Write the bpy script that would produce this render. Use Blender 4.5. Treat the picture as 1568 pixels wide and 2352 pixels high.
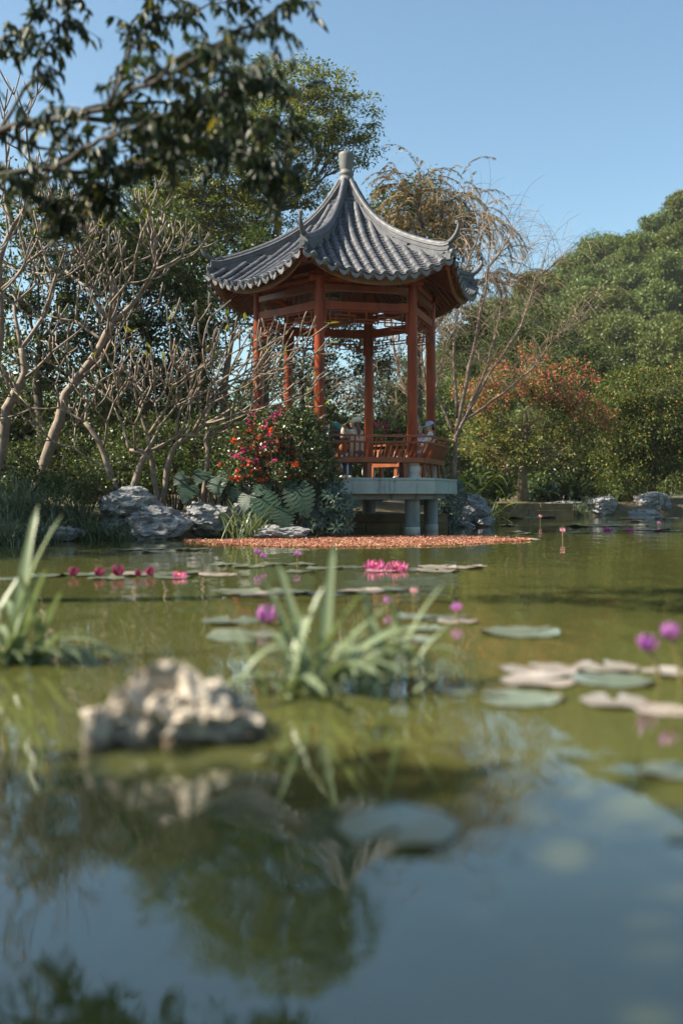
import bpy, bmesh, math, random
import numpy as np
from mathutils import Vector, Matrix, noise as mnoise

for o in list(bpy.data.objects):
    bpy.data.objects.remove(o)
SC = bpy.context.scene
COL = SC.collection
PI = math.pi
R = math.radians

# ------------------------------------------------------------------ camera, world, sun, exposure
CH = 0.85                      # lens height above the water
cam_data = bpy.data.cameras.new('camera')
cam = bpy.data.objects.new('camera', cam_data)
COL.objects.link(cam)
cam.location = (0, 0, CH)
cam.rotation_euler = (R(90), 0, 0)
cam_data.sensor_fit = 'VERTICAL'
cam_data.sensor_height = 36
cam_data.sensor_width = 24
cam_data.lens = 35.05
cam_data.shift_y = -42 / 2352
cam_data.clip_start = 0.05
cam_data.clip_end = 6000
cam_data.dof.use_dof = True
cam_data.dof.focus_distance = 23.0
cam_data.dof.aperture_fstop = 0.78
SC.camera = cam

SUN_EL, SUN_AZ = 41.0, 190.0       # azimuth counted from +x towards +y: the sun stands to the left
sdir = Vector((math.cos(R(SUN_AZ)) * math.cos(R(SUN_EL)), math.sin(R(SUN_AZ)) * math.cos(R(SUN_EL)), math.sin(R(SUN_EL))))
world = bpy.data.worlds.new('World')
SC.world = world
world.use_nodes = True
wn = world.node_tree
wn.nodes.clear()
sky = wn.nodes.new('ShaderNodeTexSky')
sky.sky_type = 'NISHITA'
sky.sun_disc = False
sky.sun_elevation = R(SUN_EL)
sky.sun_rotation = math.atan2(sdir.x, sdir.y)
sky.air_density = 1.0
sky.dust_density = 1.4
sky.ozone_density = 0.8
bg = wn.nodes.new('ShaderNodeBackground')
bg.inputs['Strength'].default_value = 0.076
wo = wn.nodes.new('ShaderNodeOutputWorld')
tint = wn.nodes.new('ShaderNodeMix')
tint.data_type = 'RGBA'; tint.blend_type = 'MULTIPLY'; tint.inputs[0].default_value = 1.0
tint.inputs[7].default_value = (0.90, 1.06, 1.02, 1)      # the clear winter sky is a touch more cyan
wn.links.new(sky.outputs[0], tint.inputs[6])
wn.links.new(tint.outputs[2], bg.inputs[0])
wn.links.new(bg.outputs[0], wo.inputs[0])

sl = bpy.data.lights.new('sun', 'SUN')
sl.energy = 5.0
sl.angle = R(0.53)
sl.color = (1.0, 0.89, 0.74)
sun = bpy.data.objects.new('sun', sl)
COL.objects.link(sun)
sun.rotation_euler = (-sdir).to_track_quat('-Z', 'Y').to_euler()
sun.location = sdir * 60

SC.view_settings.view_transform = 'Standard'
SC.view_settings.look = 'None'
SC.view_settings.gamma = 1
SC.view_settings.exposure = 1.42
SC.view_settings.use_curve_mapping = False
SC.cycles.max_bounces = 7
SC.cycles.diffuse_bounces = 3
SC.cycles.glossy_bounces = 3
SC.cycles.transmission_bounces = 4
SC.cycles.transparent_max_bounces = 6
SC.cycles.caustics_reflective = False
SC.cycles.caustics_refractive = False
SC.cycles.use_denoising = True

# ------------------------------------------------------------------ helpers
F, HZ = 2290.0, 1134.0
def P(px, py, y):
    """photo position (on a 1568 px wide copy) at distance y -> point in the place"""
    return Vector(((px - 784) / F * y, y, CH + (HZ - py) / F * y))
def W(px, py):
    y = CH * F / (py - HZ)
    return Vector(((px - 784) / F * y, y, 0))
def nrm(a):
    return a / (np.linalg.norm(a, axis=-1, keepdims=True) + 1e-9)

class MB:
    def __init__(s):
        s.v = []; s.f = []
    def add(s, v, f):
        k = len(s.v)
        s.v.extend([tuple(p) for p in v])
        s.f.extend([tuple(i + k for i in q) for q in f])
        return s
    def box(s, c, d, M=None):
        x, y, z = d[0] / 2, d[1] / 2, d[2] / 2
        vs = [Vector((a * x, b * y, e * z)) for e in (-1, 1) for b in (-1, 1) for a in (-1, 1)]
        if M is not None: vs = [M @ p for p in vs]
        c = Vector(c)
        return s.add([p + c for p in vs], [(0, 2, 3, 1), (4, 5, 7, 6), (0, 1, 5, 4), (2, 6, 7, 3), (0, 4, 6, 2), (1, 3, 7, 5)])
    def bar(s, a, b, w, h, up=(0, 0, 1)):
        a, b = Vector(a), Vector(b)
        d = b - a
        L = d.length
        d.normalize()
        sd = d.cross(Vector(up))
        if sd.length < 1e-4: sd = d.cross(Vector((1, 0, 0)))
        sd.normalize()
        u = sd.cross(d)
        M = Matrix((d, sd, u)).transposed()
        return s.box((a + b) / 2, (L, w, h), M)
    def tube(s, pts, rad, n=6, caps=True):
        pts = [Vector(p) for p in pts]
        m = len(pts)
        if not hasattr(rad, '__len__'): rad = [rad] * m
        ref = None
        vs = []
        for i in range(m):
            t = (pts[min(i + 1, m - 1)] - pts[max(i - 1, 0)])
            if t.length < 1e-9: t = Vector((0, 0, 1))
            t.normalize()
            if ref is None:
                ref = t.cross(Vector((0.3, 0.2, 1))) if abs(t.z) < 0.9 else t.cross(Vector((1, 0.1, 0)))
            ref = ref - t * ref.dot(t)
            if ref.length < 1e-6: ref = t.orthogonal()
            ref.normalize()
            b = t.cross(ref)
            for k in range(n):
                a = 2 * PI * k / n
                vs.append(pts[i] + (ref * math.cos(a) + b * math.sin(a)) * rad[i])
        fs = [(i * n + k, i * n + (k + 1) % n, (i + 1) * n + (k + 1) % n, (i + 1) * n + k) for i in range(m - 1) for k in range(n)]
        if caps:
            fs.append(tuple(range(n - 1, -1, -1)))
            fs.append(tuple((m - 1) * n + k for k in range(n)))
        return s.add(vs, fs)
    def lathe(s, prof, n=16, c=(0, 0, 0), mod=None):
        vs = []
        for r, z in prof:
            for k in range(n):
                a = 2 * PI * k / n
                rr = r * (mod(a, z) if mod else 1)
                vs.append((c[0] + rr * math.cos(a), c[1] + rr * math.sin(a), c[2] + z))
        m = len(prof)
        fs = [(i * n + k, i * n + (k + 1) % n, (i + 1) * n + (k + 1) % n, (i + 1) * n + k) for i in range(m - 1) for k in range(n)]
        fs.append(tuple(range(n - 1, -1, -1)))
        fs.append(tuple((m - 1) * n + k for k in range(n)))
        return s.add(vs, fs)
    def prism(s, poly, z0, z1):
        n = len(poly)
        vs = [(p[0], p[1], z0) for p in poly] + [(p[0], p[1], z1) for p in poly]
        fs = [(k, (k + 1) % n, n + (k + 1) % n, n + k) for k in range(n)]
        fs += [tuple(range(n - 1, -1, -1)), tuple(range(n, 2 * n))]
        return s.add(vs, fs)
    def ball(s, c, r, n=10, m=7, M=None):
        if not hasattr(r, '__len__'): r = (r, r, r)
        vs = []
        for i in range(1, m):
            ph = PI * i / m
            for k in range(n):
                a = 2 * PI * k / n
                p = Vector((r[0] * math.sin(ph) * math.cos(a), r[1] * math.sin(ph) * math.sin(a), r[2] * math.cos(ph)))
                vs.append((M @ p if M else p) + Vector(c))
        top = Vector((0, 0, r[2])); bot = Vector((0, 0, -r[2]))
        vs.append((M @ top if M else top) + Vector(c)); vs.append((M @ bot if M else bot) + Vector(c))
        q = (m - 1) * n
        fs = [(i * n + k, (i + 1) * n + k, (i + 1) * n + (k + 1) % n, i * n + (k + 1) % n) for i in range(m - 2) for k in range(n)]
        fs += [(q, k, (k + 1) % n) for k in range(n)]
        fs += [(q + 1, (m - 2) * n + (k + 1) % n, (m - 2) * n + k) for k in range(n)]
        return s.add(vs, fs)
    def mesh(s, name):
        me = bpy.data.meshes.new(name)
        me.from_pydata(s.v, [], s.f)
        me.update()
        return me
    def obj(s, name, mat, parent=None, smooth=False, bevel=0, auto=None):
        return link(name, s.mesh(name), mat, parent, smooth, bevel, auto)

def link(name, me, mat=None, parent=None, smooth=False, bevel=0, auto=None):
    o = bpy.data.objects.new(name, me)
    COL.objects.link(o)
    if mat is not None and not me.materials: me.materials.append(mat)
    if smooth:
        me.polygons.foreach_set('use_smooth', [True] * len(me.polygons))
        if auto: me.set_sharp_from_angle(angle=R(auto))
    if bevel:
        b = o.modifiers.new('edge', 'BEVEL')
        b.width = bevel; b.segments = 2; b.limit_method = 'ANGLE'; b.angle_limit = R(40)
    if parent is not None: o.parent = parent
    return o

def tag(o, label=None, cat=None, group=None, kind=None):
    if label: o['label'] = label
    if cat: o['category'] = cat
    if group: o['group'] = group
    if kind: o['kind'] = kind
    return o
def thing(name, label, cat, loc=(0, 0, 0), rz=0, group=None):
    o = bpy.data.objects.new(name, None)
    o.empty_display_size = 0.1
    COL.objects.link(o)
    o.location = loc; o.rotation_euler = (0, 0, rz)
    return tag(o, label, cat, group)
def copy_tree(o, parent=None):
    c = o.copy()
    COL.objects.link(c)
    c.parent = parent
    for ch in o.children: copy_tree(ch, c)
    return c

# ------------------------------------------------------------------ materials
def newmat(name):
    m = bpy.data.materials.new(name)
    m.use_nodes = True
    nt = m.node_tree
    nt.nodes.clear()
    out = nt.nodes.new('ShaderNodeOutputMaterial')
    b = nt.nodes.new('ShaderNodeBsdfPrincipled')
    nt.links.new(b.outputs[0], out.inputs[0])
    return m, nt, b, out
def ramp(nt, stops, fac, interp='LINEAR'):
    r = nt.nodes.new('ShaderNodeValToRGB')
    cr = r.color_ramp
    cr.interpolation = interp
    while len(cr.elements) < len(stops): cr.elements.new(0.5)
    for e, (p, c) in zip(cr.elements, stops):
        e.position = p; e.color = (c[0], c[1], c[2], 1)
    nt.links.new(fac, r.inputs[0])
    return r.outputs[0]
def noise_node(nt, scale, detail=4, rough=0.55, vec=None, dist=0):
    n = nt.nodes.new('ShaderNodeTexNoise')
    n.inputs['Scale'].default_value = scale
    n.inputs['Detail'].default_value = detail
    n.inputs['Roughness'].default_value = rough
    n.inputs['Distortion'].default_value = dist
    if vec is not None: nt.links.new(vec, n.inputs['Vector'])
    return n.outputs['Fac']
def coords(nt, scale=(1, 1, 1), kind='Object'):
    t = nt.nodes.new('ShaderNodeTexCoord')
    m = nt.nodes.new('ShaderNodeMapping')
    m.inputs['Scale'].default_value = scale
    nt.links.new(t.outputs[kind], m.inputs['Vector'])
    return m.outputs[0]
def mixc(nt, fac, a, b, mode='MIX'):
    n = nt.nodes.new('ShaderNodeMix')
    n.data_type = 'RGBA'; n.blend_type = mode
    for sck, v in ((n.inputs[0], fac), (n.inputs[6], a), (n.inputs[7], b)):
        if isinstance(v, (int, float)): sck.default_value = v
        elif isinstance(v, tuple): sck.default_value = (v[0], v[1], v[2], 1)
        else: nt.links.new(v, sck)
    return n.outputs[2]
def bump(nt, b, h, strength=0.5, dist=0.02):
    n = nt.nodes.new('ShaderNodeBump')
    n.inputs['Strength'].default_value = strength
    n.inputs['Distance'].default_value = dist
    nt.links.new(h, n.inputs['Height'])
    nt.links.new(n.outputs[0], b.inputs['Normal'])
def isl(nt):
    g = nt.nodes.new('ShaderNodeNewGeometry')
    return g.outputs['Random Per Island']
def objrand(nt):
    g = nt.nodes.new('ShaderNodeObjectInfo')
    return g.outputs['Random']

def surf(name, stops, scale=4, rough=0.6, bumps=0.3, bscale=None, bdist=0.02, mscale=(1, 1, 1), detail=6, coat=0, objvar=0, spec=0.5, dirt=None, ):
    m, nt, b, out = newmat(name)
    co = coords(nt, mscale)
    n = noise_node(nt, scale, detail, 0.6, co)
    c = ramp(nt, stops, n)
    if dirt:
        c = mixc(nt, ramp(nt, [(dirt[1], (0, 0, 0)), (dirt[1] + 0.12, (1, 1, 1))], noise_node(nt, dirt[2], 5, 0.65, coords(nt, dirt[3] if len(dirt) > 3 else (1, 1, 1)))), c, dirt[0])
    if objvar:
        h = nt.nodes.new('ShaderNodeHueSaturation')
        mp = nt.nodes.new('ShaderNodeMapRange')
        mp.inputs[3].default_value = 1 - objvar; mp.inputs[4].default_value = 1 + objvar
        nt.links.new(objrand(nt), mp.inputs[0])
        nt.links.new(mp.outputs[0], h.inputs['Value'])
        nt.links.new(c, h.inputs['Color'])
        c = h.outputs[0]
    nt.links.new(c, b.inputs['Base Color'])
    b.inputs['Roughness'].default_value = rough
    b.inputs['Specular IOR Level'].default_value = spec
    b.inputs['Coat Weight'].default_value = coat
    b.inputs['Coat Roughness'].default_value = 0.18
    if bumps: bump(nt, b, noise_node(nt, bscale or scale * 4, 6, 0.65, coords(nt, mscale)), bumps, bdist)
    return m

def leafmat(name, stops, rough=0.45, transl=0.3, spec=0.4, tint=(1.0, 1.0, 0.55), big=None):
    m, nt, b, out = newmat(name)
    c = ramp(nt, stops, isl(nt))
    if big:       # slow drift of colour through the crown
        c = mixc(nt, ramp(nt, [(0.42, (0, 0, 0)), (0.62, (1, 1, 1))], noise_node(nt, big[1], 2, 0.5, coords(nt))), c, mixc(nt, 0.65, c, big[0]))
    nt.links.new(c, b.inputs['Base Color'])
    b.inputs['Roughness'].default_value = rough
    b.inputs['Specular IOR Level'].default_value = spec
    t = nt.nodes.new('ShaderNodeBsdfTranslucent')
    nt.links.new(mixc(nt, 1.0, c, tint, 'MULTIPLY'), t.inputs['Color'])
    mx = nt.nodes.new('ShaderNodeMixShader')
    mx.inputs[0].default_value = transl
    nt.links.new(b.outputs[0], mx.inputs[1])
    nt.links.new(t.outputs[0], mx.inputs[2])
    nt.links.new(mx.outputs[0], out.inputs[0])
    return m
def plain(name, c, rough=0.5, spec=0.5, var=0.12, scale=8):
    lo = tuple(x * (1 - var) for x in c); hi = tuple(min(1, x * (1 + var)) for x in c)
    return surf(name, [(0.3, lo), (0.7, hi)], scale, rough, 0.15, spec=spec)

M = {}
M['wood'] = surf('red_lacquered_wood', [(0.25, (0.115, 0.019, 0.006)), (0.5, (0.215, 0.037, 0.009)), (0.8, (0.29, 0.062, 0.014))], 5, 0.42, 0.25, 30, 0.004, (1, 1, 0.25), coat=0.0, spec=0.22, objvar=0.08, dirt=((0.085, 0.026, 0.013), 0.56, 2.5, (1, 1, 0.5)))
M['darkwood'] = surf('dark_red_wood', [(0.25, (0.10, 0.024, 0.010)), (0.7, (0.19, 0.045, 0.015))], 4, 0.45, 0.25, 30, 0.004, (1, 1, 1), coat=0.1)
M['fascia'] = surf('brown_fascia_wood', [(0.25, (0.11, 0.050, 0.018)), (0.7, (0.20, 0.092, 0.03))], 6, 0.6, 0.4, 30, 0.01)
M['bench'] = surf('varnished_bench_wood', [(0.25, (0.13, 0.034, 0.013)), (0.6, (0.21, 0.058, 0.020)), (0.8, (0.26, 0.085, 0.03))], 5, 0.38, 0.25, 30, 0.003, (1, 1, 1), coat=0.12, spec=0.3, objvar=0.12)
M['tile'] = surf('grey_clay_tile', [(0.25, (0.036, 0.040, 0.052)), (0.5, (0.070, 0.074, 0.086)), (0.75, (0.122, 0.122, 0.124))], 7, 0.55, 0.45, 45, 0.006, objvar=0.22, dirt=((0.22, 0.18, 0.125), 0.58, 5), spec=0.4)
M['endtile'] = surf('pale_grey_end_tile', [(0.25, (0.085, 0.095, 0.115)), (0.75, (0.19, 0.195, 0.20))], 12, 0.6, 0.9, 38, 0.012, objvar=0.15)
M['pan'] = surf('dark_pan_tile', [(0.25, (0.030, 0.034, 0.044)), (0.7, (0.075, 0.077, 0.084))], 7, 0.7, 0.4, 45, 0.006, objvar=0.3, dirt=((0.20, 0.165, 0.11), 0.62, 6), spec=0.25)
M['mortar'] = surf('grey_ridge_render', [(0.25, (0.042, 0.047, 0.058)), (0.6, (0.092, 0.095, 0.103)), (0.8, (0.15, 0.144, 0.135))], 5, 0.65, 0.5, 35, 0.008, dirt=((0.07, 0.07, 0.075), 0.58, 4, (1, 1, 0.4)))
M['finial'] = surf('weathered_grey_finial', [(0.25, (0.07, 0.073, 0.07)), (0.6, (0.13, 0.13, 0.122)), (0.8, (0.19, 0.182, 0.165))], 6, 0.6, 0.4, 30, 0.006, dirt=((0.42, 0.40, 0.34), 0.66, 9, (1, 1, 0.25)))
M['slab'] = surf('blue_green_stone_cladding', [(0.25, (0.20, 0.26, 0.25)), (0.55, (0.28, 0.345, 0.33)), (0.8, (0.35, 0.40, 0.38))], 3, 0.55, 0.3, 60, 0.003, (1, 1, 0.6), objvar=0.06, dirt=((0.13, 0.15, 0.13), 0.57, 3, (2.2, 2.2, 0.25)))
M['concrete'] = surf('grey_concrete_pillar', [(0.25, (0.16, 0.185, 0.19)), (0.75, (0.25, 0.275, 0.28))], 4, 0.7, 0.3, 40, 0.004, (1, 1, 0.3), dirt=((0.09, 0.10, 0.08), 0.54, 3, (1.5, 1.5, 0.4)))
M['palebase'] = surf('pale_tide_line', [(0.25, (0.36, 0.36, 0.33)), (0.75, (0.52, 0.51, 0.46))], 9, 0.8, 0.4, 40, 0.006)
M['drum'] = surf('pale_carved_stone', [(0.25, (0.33, 0.33, 0.32)), (0.7, (0.50, 0.49, 0.46))], 6, 0.65, 0.3, 50, 0.004, dirt=((0.22, 0.21, 0.19), 0.62, 6))
M['wallstone'] = surf('mossy_bank_stone', [(0.25, (0.09, 0.065, 0.03)), (0.5, (0.17, 0.12, 0.055)), (0.8, (0.26, 0.19, 0.09))], 3, 0.85, 0.6, 14, 0.03, objvar=0.18)
def rockmat(name, lo, mid, hi, bd=0.05, wet=0):
    m, nt, b, out = newmat(name)
    co = coords(nt, (1, 1, 2.2))
    n1 = noise_node(nt, 2.4, 8, 0.62, co, 0.6)
    c = ramp(nt, [(0.3, lo), (0.5, mid), (0.7, hi)], n1)
    vein = noise_node(nt, 4.5, 6, 0.7, coords(nt, (1, 1, 3.0)), 1.2)
    c = mixc(nt, ramp(nt, [(0.49, (0, 0, 0)), (0.505, (1, 1, 1)), (0.52, (0, 0, 0))], vein), c, tuple(x * 1.5 for x in hi))
    c = mixc(nt, ramp(nt, [(0.36, (1, 1, 1)), (0.45, (0, 0, 0))], noise_node(nt, 7, 7, 0.7, co, 0.5)), c, tuple(x * 0.45 for x in lo))
    nt.links.new(c, b.inputs['Base Color'])
    b.inputs['Roughness'].default_value = 0.75
    if wet:
        sx = nt.nodes.new('ShaderNodeSeparateXYZ'); tc = nt.nodes.new('ShaderNodeNewGeometry')
        nt.links.new(tc.outputs['Position'], sx.inputs[0])
        ad = nt.nodes.new('ShaderNodeMath'); ad.operation = 'MULTIPLY_ADD'; ad.inputs[1].default_value = 0.10
        nt.links.new(noise_node(nt, 12, 4, 0.6, co), ad.inputs[0]); nt.links.new(sx.outputs[2], ad.inputs[2])
        c = mixc(nt, ramp(nt, [(wet + 0.035, (1, 1, 1)), (wet + 0.075, (0, 0, 0))], ad.outputs[0]), c, mixc(nt, 0.85, c, (0.10, 0.055, 0.02)))
        nt.links.new(c, b.inputs['Base Color'])
    bump(nt, b, noise_node(nt, 9, 9, 0.68, co, 0.5), 0.9, bd)
    return m
M['rock'] = rockmat('grey_limestone', (0.085, 0.09, 0.095), (0.19, 0.195, 0.20), (0.34, 0.335, 0.32))
M['palerock'] = rockmat('cream_limestone', (0.20, 0.165, 0.125), (0.45, 0.39, 0.31), (0.66, 0.58, 0.47), 0.04, 0.03)
M['bark'] = surf('dark_bark', [(0.3, (0.035, 0.028, 0.020)), (0.7, (0.11, 0.088, 0.062))], 5, 0.85, 0.9, 18, 0.03, (1, 1, 0.3))
M['darkbark'] = surf('blackish_bark', [(0.3, (0.012, 0.010, 0.008)), (0.7, (0.055, 0.043, 0.030))], 6, 0.85, 0.9, 22, 0.015, (1, 1, 0.4))
M['tanbark'] = surf('tan_bark', [(0.3, (0.09, 0.065, 0.04)), (0.7, (0.24, 0.185, 0.12))], 6, 0.8, 0.8, 18, 0.02, (1, 1, 0.4))
M['plumbark'] = surf('grey_frangipani_bark', [(0.25, (0.075, 0.055, 0.040)), (0.55, (0.185, 0.140, 0.100)), (0.8, (0.29, 0.225, 0.165))], 9, 0.7, 0.5, 40, 0.008)
M['twig'] = surf('pale_brown_twig', [(0.3, (0.20, 0.135, 0.085)), (0.7, (0.42, 0.315, 0.215))], 3, 0.75, 0)
M['willowbark'] = surf('pinkish_willow_bark', [(0.3, (0.11, 0.075, 0.055)), (0.7, (0.27, 0.195, 0.145))], 5, 0.8, 0.5, 25, 0.01)
# ------------------------------------------------------------------ ground, pond, hill
SHORE = np.array([(-2.2, -3), (-2.6, 1), (-3.3, 4), (-3.7, 8), (-4.5, 12), (-5.6, 15), (-5.9, 17.0), (-4.4, 18.5), (-2.9, 19.3), (-2.3, 20.0), (-1.7, 21.5), (-1.1, 24.3),
                  (2.2, 24.7), (3.1, 25.8), (4.0, 26.6), (4.4, 29), (5.0, 33), (5.4, 36.6), (6.4, 37.4), (9.0, 37.6), (11.0, 39.6), (14, 41.5), (26, 43), (60, 42), (90, 20), (90, -3)])
def shore_dist(x, y):
    """distance to the pond's edge, negative over water"""
    px, py = np.asarray(x, float), np.asarray(y, float)
    d = np.full(px.shape, 1e9); ins = np.zeros(px.shape, bool)
    n = len(SHORE)
    for i in range(n):
        a, b = SHORE[i], SHORE[(i + 1) % n]
        e = b - a
        t = np.clip(((px - a[0]) * e[0] + (py - a[1]) * e[1]) / (e @ e), 0, 1)
        d = np.minimum(d, np.hypot(px - a[0] - t * e[0], py - a[1] - t * e[1]))
        c = (a[1] > py) != (b[1] > py)
        xi = a[0] + (py - a[1]) / (b[1] - a[1] + 1e-12) * e[0]
        ins ^= c & (px < xi)
    return np.where(ins, -d, d)
def ground_z(x, y):
    x = np.asarray(x, float); y = np.asarray(y, float)
    d = shore_dist(x, y)
    z = np.where(d < 0, np.maximum(-0.9, d * 0.6), 0.30 * (1 - np.exp(-d * 3.0)) + 0.55 * (1 - np.exp(-np.maximum(d, 0) / 3.5)))
    z = z + np.where(d > 0.4, 0.06 * np.sin(x * 1.3 + 0.7 * y) * np.sin(y * 0.9), 0)
    return z
def gz(x, y): return float(ground_z(np.array([x]), np.array([y]))[0])

def grid_axis(parts):
    return np.unique(np.concatenate([np.linspace(a, b, n) for a, b, n in parts]).round(3))
def sheet(name, xs, ys, zf, mat, kind='structure'):
    X, Y = np.meshgrid(xs, ys)
    Z = zf(X, Y)
    me = bpy.data.meshes.new(name)
    v = np.stack([X, Y, Z], -1).reshape(-1, 3)
    nx, ny = len(xs), len(ys)
    i = (np.arange(ny - 1)[:, None] * nx + np.arange(nx - 1)[None]).ravel()
    f = np.stack([i, i + 1, i + nx + 1, i + nx], -1)
    me.vertices.add(len(v)); me.vertices.foreach_set('co', v.ravel())
    me.loops.add(f.size); me.loops.foreach_set('vertex_index', f.ravel())
    me.polygons.add(len(f)); me.polygons.foreach_set('loop_start', np.arange(len(f)) * 4)
    me.update(calc_edges=True)
    return tag(link(name, me, mat, smooth=True), kind=kind)

soil = surf('soil_and_litter', [(0.3, (0.045, 0.034, 0.018)), (0.5, (0.095, 0.070, 0.034)), (0.7, (0.16, 0.115, 0.055))], 2.2, 0.95, 0.8, 14, 0.05, dirt=((0.055, 0.075, 0.02), 0.52, 0.9))
sheet('ground', grid_axis([(-3000, -80, 8), (-80, -14, 34), (-14, 20, 100), (20, 100, 40), (100, 3000, 8)]),
      grid_axis([(-40, -4, 10), (-4, 50, 150), (50, 200, 40), (200, 4000, 8)]), ground_z, soil)

def water_material():
    m, nt, b, out = newmat('olive_pond_water')
    co = coords(nt, (1, 1, 1))
    c = ramp(nt, [(0.35, (0.056, 0.062, 0.018)), (0.65, (0.082, 0.084, 0.024))], noise_node(nt, 0.25, 2, 0.5, co))
    nt.links.new(c, b.inputs['Base Color'])
    b.inputs['Roughness'].default_value = 0.012
    b.inputs['IOR'].default_value = 2.25
    n1 = noise_node(nt, 1.0, 2, 0.5, coords(nt, (2.0, 1.1, 1)))
    n2 = noise_node(nt, 1.0, 2, 0.5, coords(nt, (9.0, 5.0, 1)))
    ad = nt.nodes.new('ShaderNodeMath'); ad.operation = 'MULTIPLY_ADD'
    ad.inputs[1].default_value = 0.14
    nt.links.new(n2, ad.inputs[0]); nt.links.new(n1, ad.inputs[2])
    bump(nt, b, ad.outputs[0], 1.0, 0.012)
    return m
sheet('pond_water', np.linspace(-9, 90, 12), np.linspace(-3, 46, 8), lambda x, y: x * 0, water_material())

def hill_z(x, y):
    prof = np.interp(x, [-60, -10, 5, 12, 20, 28, 38, 46, 60, 85, 130, 260], [1, 1, 4, 13, 20.5, 26.5, 30, 36, 42, 46, 38, 0])
    t = np.clip((y - 78) / 58, 0, 1)
    s = t * t * (3 - 2 * t)
    back = 1 - np.clip((y - 150) / 160, 0, 1) ** 2
    return -0.3 + prof * (0.35 * t + 0.65 * s) * back
hillsoil = surf('hill_undergrowth', [(0.3, (0.014, 0.022, 0.007)), (0.7, (0.04, 0.055, 0.016))], 0.4, 0.95, 1.0, 1.5, 0.5)
sheet('hill', np.linspace(-60, 260, 81), np.linspace(78, 310, 59), hill_z, hillsoil)

# ------------------------------------------------------------------ pavilion
PX, PY, ROT = 0.11, 22.9, R(13.7)
PAV = thing('pavilion', 'hexagonal red timber pavilion with grey tiled upswept roof standing over the pond', 'pavilion', (PX, PY, 0), ROT)
RC, FLOOR = 2.04, 1.18
T30 = math.tan(R(30)); C30 = math.cos(R(30))
def pv(k, r, z): return Vector((r * math.cos(k * PI / 3), r * math.sin(k * PI / 3), z))
def face_frame(k):
    a = PI / 6 + k * PI / 3
    return Vector((math.cos(a), math.sin(a), 0)), Vector((-math.sin(a), math.cos(a), 0))
def to_world(p):
    c, s = math.cos(ROT), math.sin(ROT)
    return Vector((PX + p.x * c - p.y * s, PY + p.x * s + p.y * c, p.z))

# roof surface
HR = np.array([0.0, 0.21, 0.48, 0.85, 1.285, 1.88, 2.45, 2.95, 3.15, 3.4]); HZS = np.array([8.05, 7.74, 7.33, 6.87, 6.54, 6.19, 5.95, 5.79, 5.755, 5.74])
_cf = np.polyfit(HR, HZS, 5)
def zh(r): return float(np.polyval(_cf, r))
SE = 2.775
def lift(s): return 0.46 * (s / SE) ** 2
def roof_z(s, w):
    u = min(1.0, abs(w) / (max(s, 0.05) * T30))
    return zh(s / C30) - lift(s) + lift(s) * u ** 2.4
def roof_pt(k, s, w, dz=0):
    n, t = face_frame(k)
    p = n * s + t * w
    p.z = roof_z(s, w) + dz
    return p
def roof_frame(k, s, w):
    n, t = face_frame(k)
    d = roof_pt(k, s + 0.04, w) - roof_pt(k, s - 0.04, w)
    d.normalize()
    sl = (roof_z(s, w + 0.03) - roof_z(s, w - 0.03)) / 0.06
    u = (t + Vector((0, 0, sl * 0.35))).normalized()
    up = d.cross(u)
    if up.z < 0: up = -up
    up.normalize()
    y = up.cross(d)
    return d, y, up
def mat4(d, y, up, p):
    m = Matrix((d, y, up)).transposed().to_4x4()
    m.translation = p
    return m

deck = MB()
NS, NW = 16, 12
for k in range(6):
    rows = []
    for i in range(NS + 1):
        s = 0.08 + (SE - 0.03 - 0.08) * i / NS
        rows.append([roof_pt(k, s, (2 * j / NW - 1) * s * T30, -0.012) for j in range(NW + 1)])
    for dz, flip in ((0, False), (-0.07, True)):
        vs = [p + Vector((0, 0, dz)) for r in rows for p in r]
        fs = [(i * (NW + 1) + j, i * (NW + 1) + j + 1, (i + 1) * (NW + 1) + j + 1, (i + 1) * (NW + 1) + j) for i in range(NS) for j in range(NW)]
        deck.add(vs, [q[::-1] if flip else q for q in fs])
    e = rows[-1]
    vs = e + [p + Vector((0, 0, -0.07)) for p in e]
    deck.add(vs, [(j, j + NW + 1, j + NW + 2, j + 1) for j in range(NW)])
ROOF = deck.obj('roof', M['darkwood'], PAV)

# tiles: shared meshes
def arc_tile(rad, L, th, a0, a1, n, taper=0.0, up=True, step=0.0):
    mb = MB()
    vs = []
    for x, rr, dz in ((-L / 2, rad * (1 - taper), -step), (L / 2, rad, step)):
        for q in (rr, rr - th):
            for i in range(n + 1):
                a = a0 + (a1 - a0) * i / n
                z = q * math.sin(a) if up else (rad * 1.0 - q * math.sin(a))
                vs.append((x, q * math.cos(a), z + dz))
    m = n + 1
    fs = []
    for i in range(n):
        fs += [(i, i + 1, 2 * m + i + 1, 2 * m + i), (m + i, 3 * m + i, 3 * m + i + 1, m + i + 1), (2 * m + i, 2 * m + i + 1, 3 * m + i + 1, 3 * m + i), (i, m + i, m + i + 1, i + 1)]
    fs += [(0, 2 * m, 3 * m, m), (n, m + n, 3 * m + n, 2 * m + n)]
    mb.add(vs, fs)
    return mb
TL = 0.215
cover_me = arc_tile(0.073, TL + 0.03, 0.016, 0, PI, 8, 0.10).mesh('cover_tile'); cover_me.materials.append(M['tile'])
pan_me = arc_tile(0.16, 0.185, 0.014, R(43), R(137), 5, 0.0, False, 0.011).mesh('pan_tile'); pan_me.materials.append(M['pan'])
for me in (cover_me, pan_me):
    me.polygons.foreach_set('use_smooth', [True] * len(me.polygons)); me.set_sharp_from_angle(angle=R(50))
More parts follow.
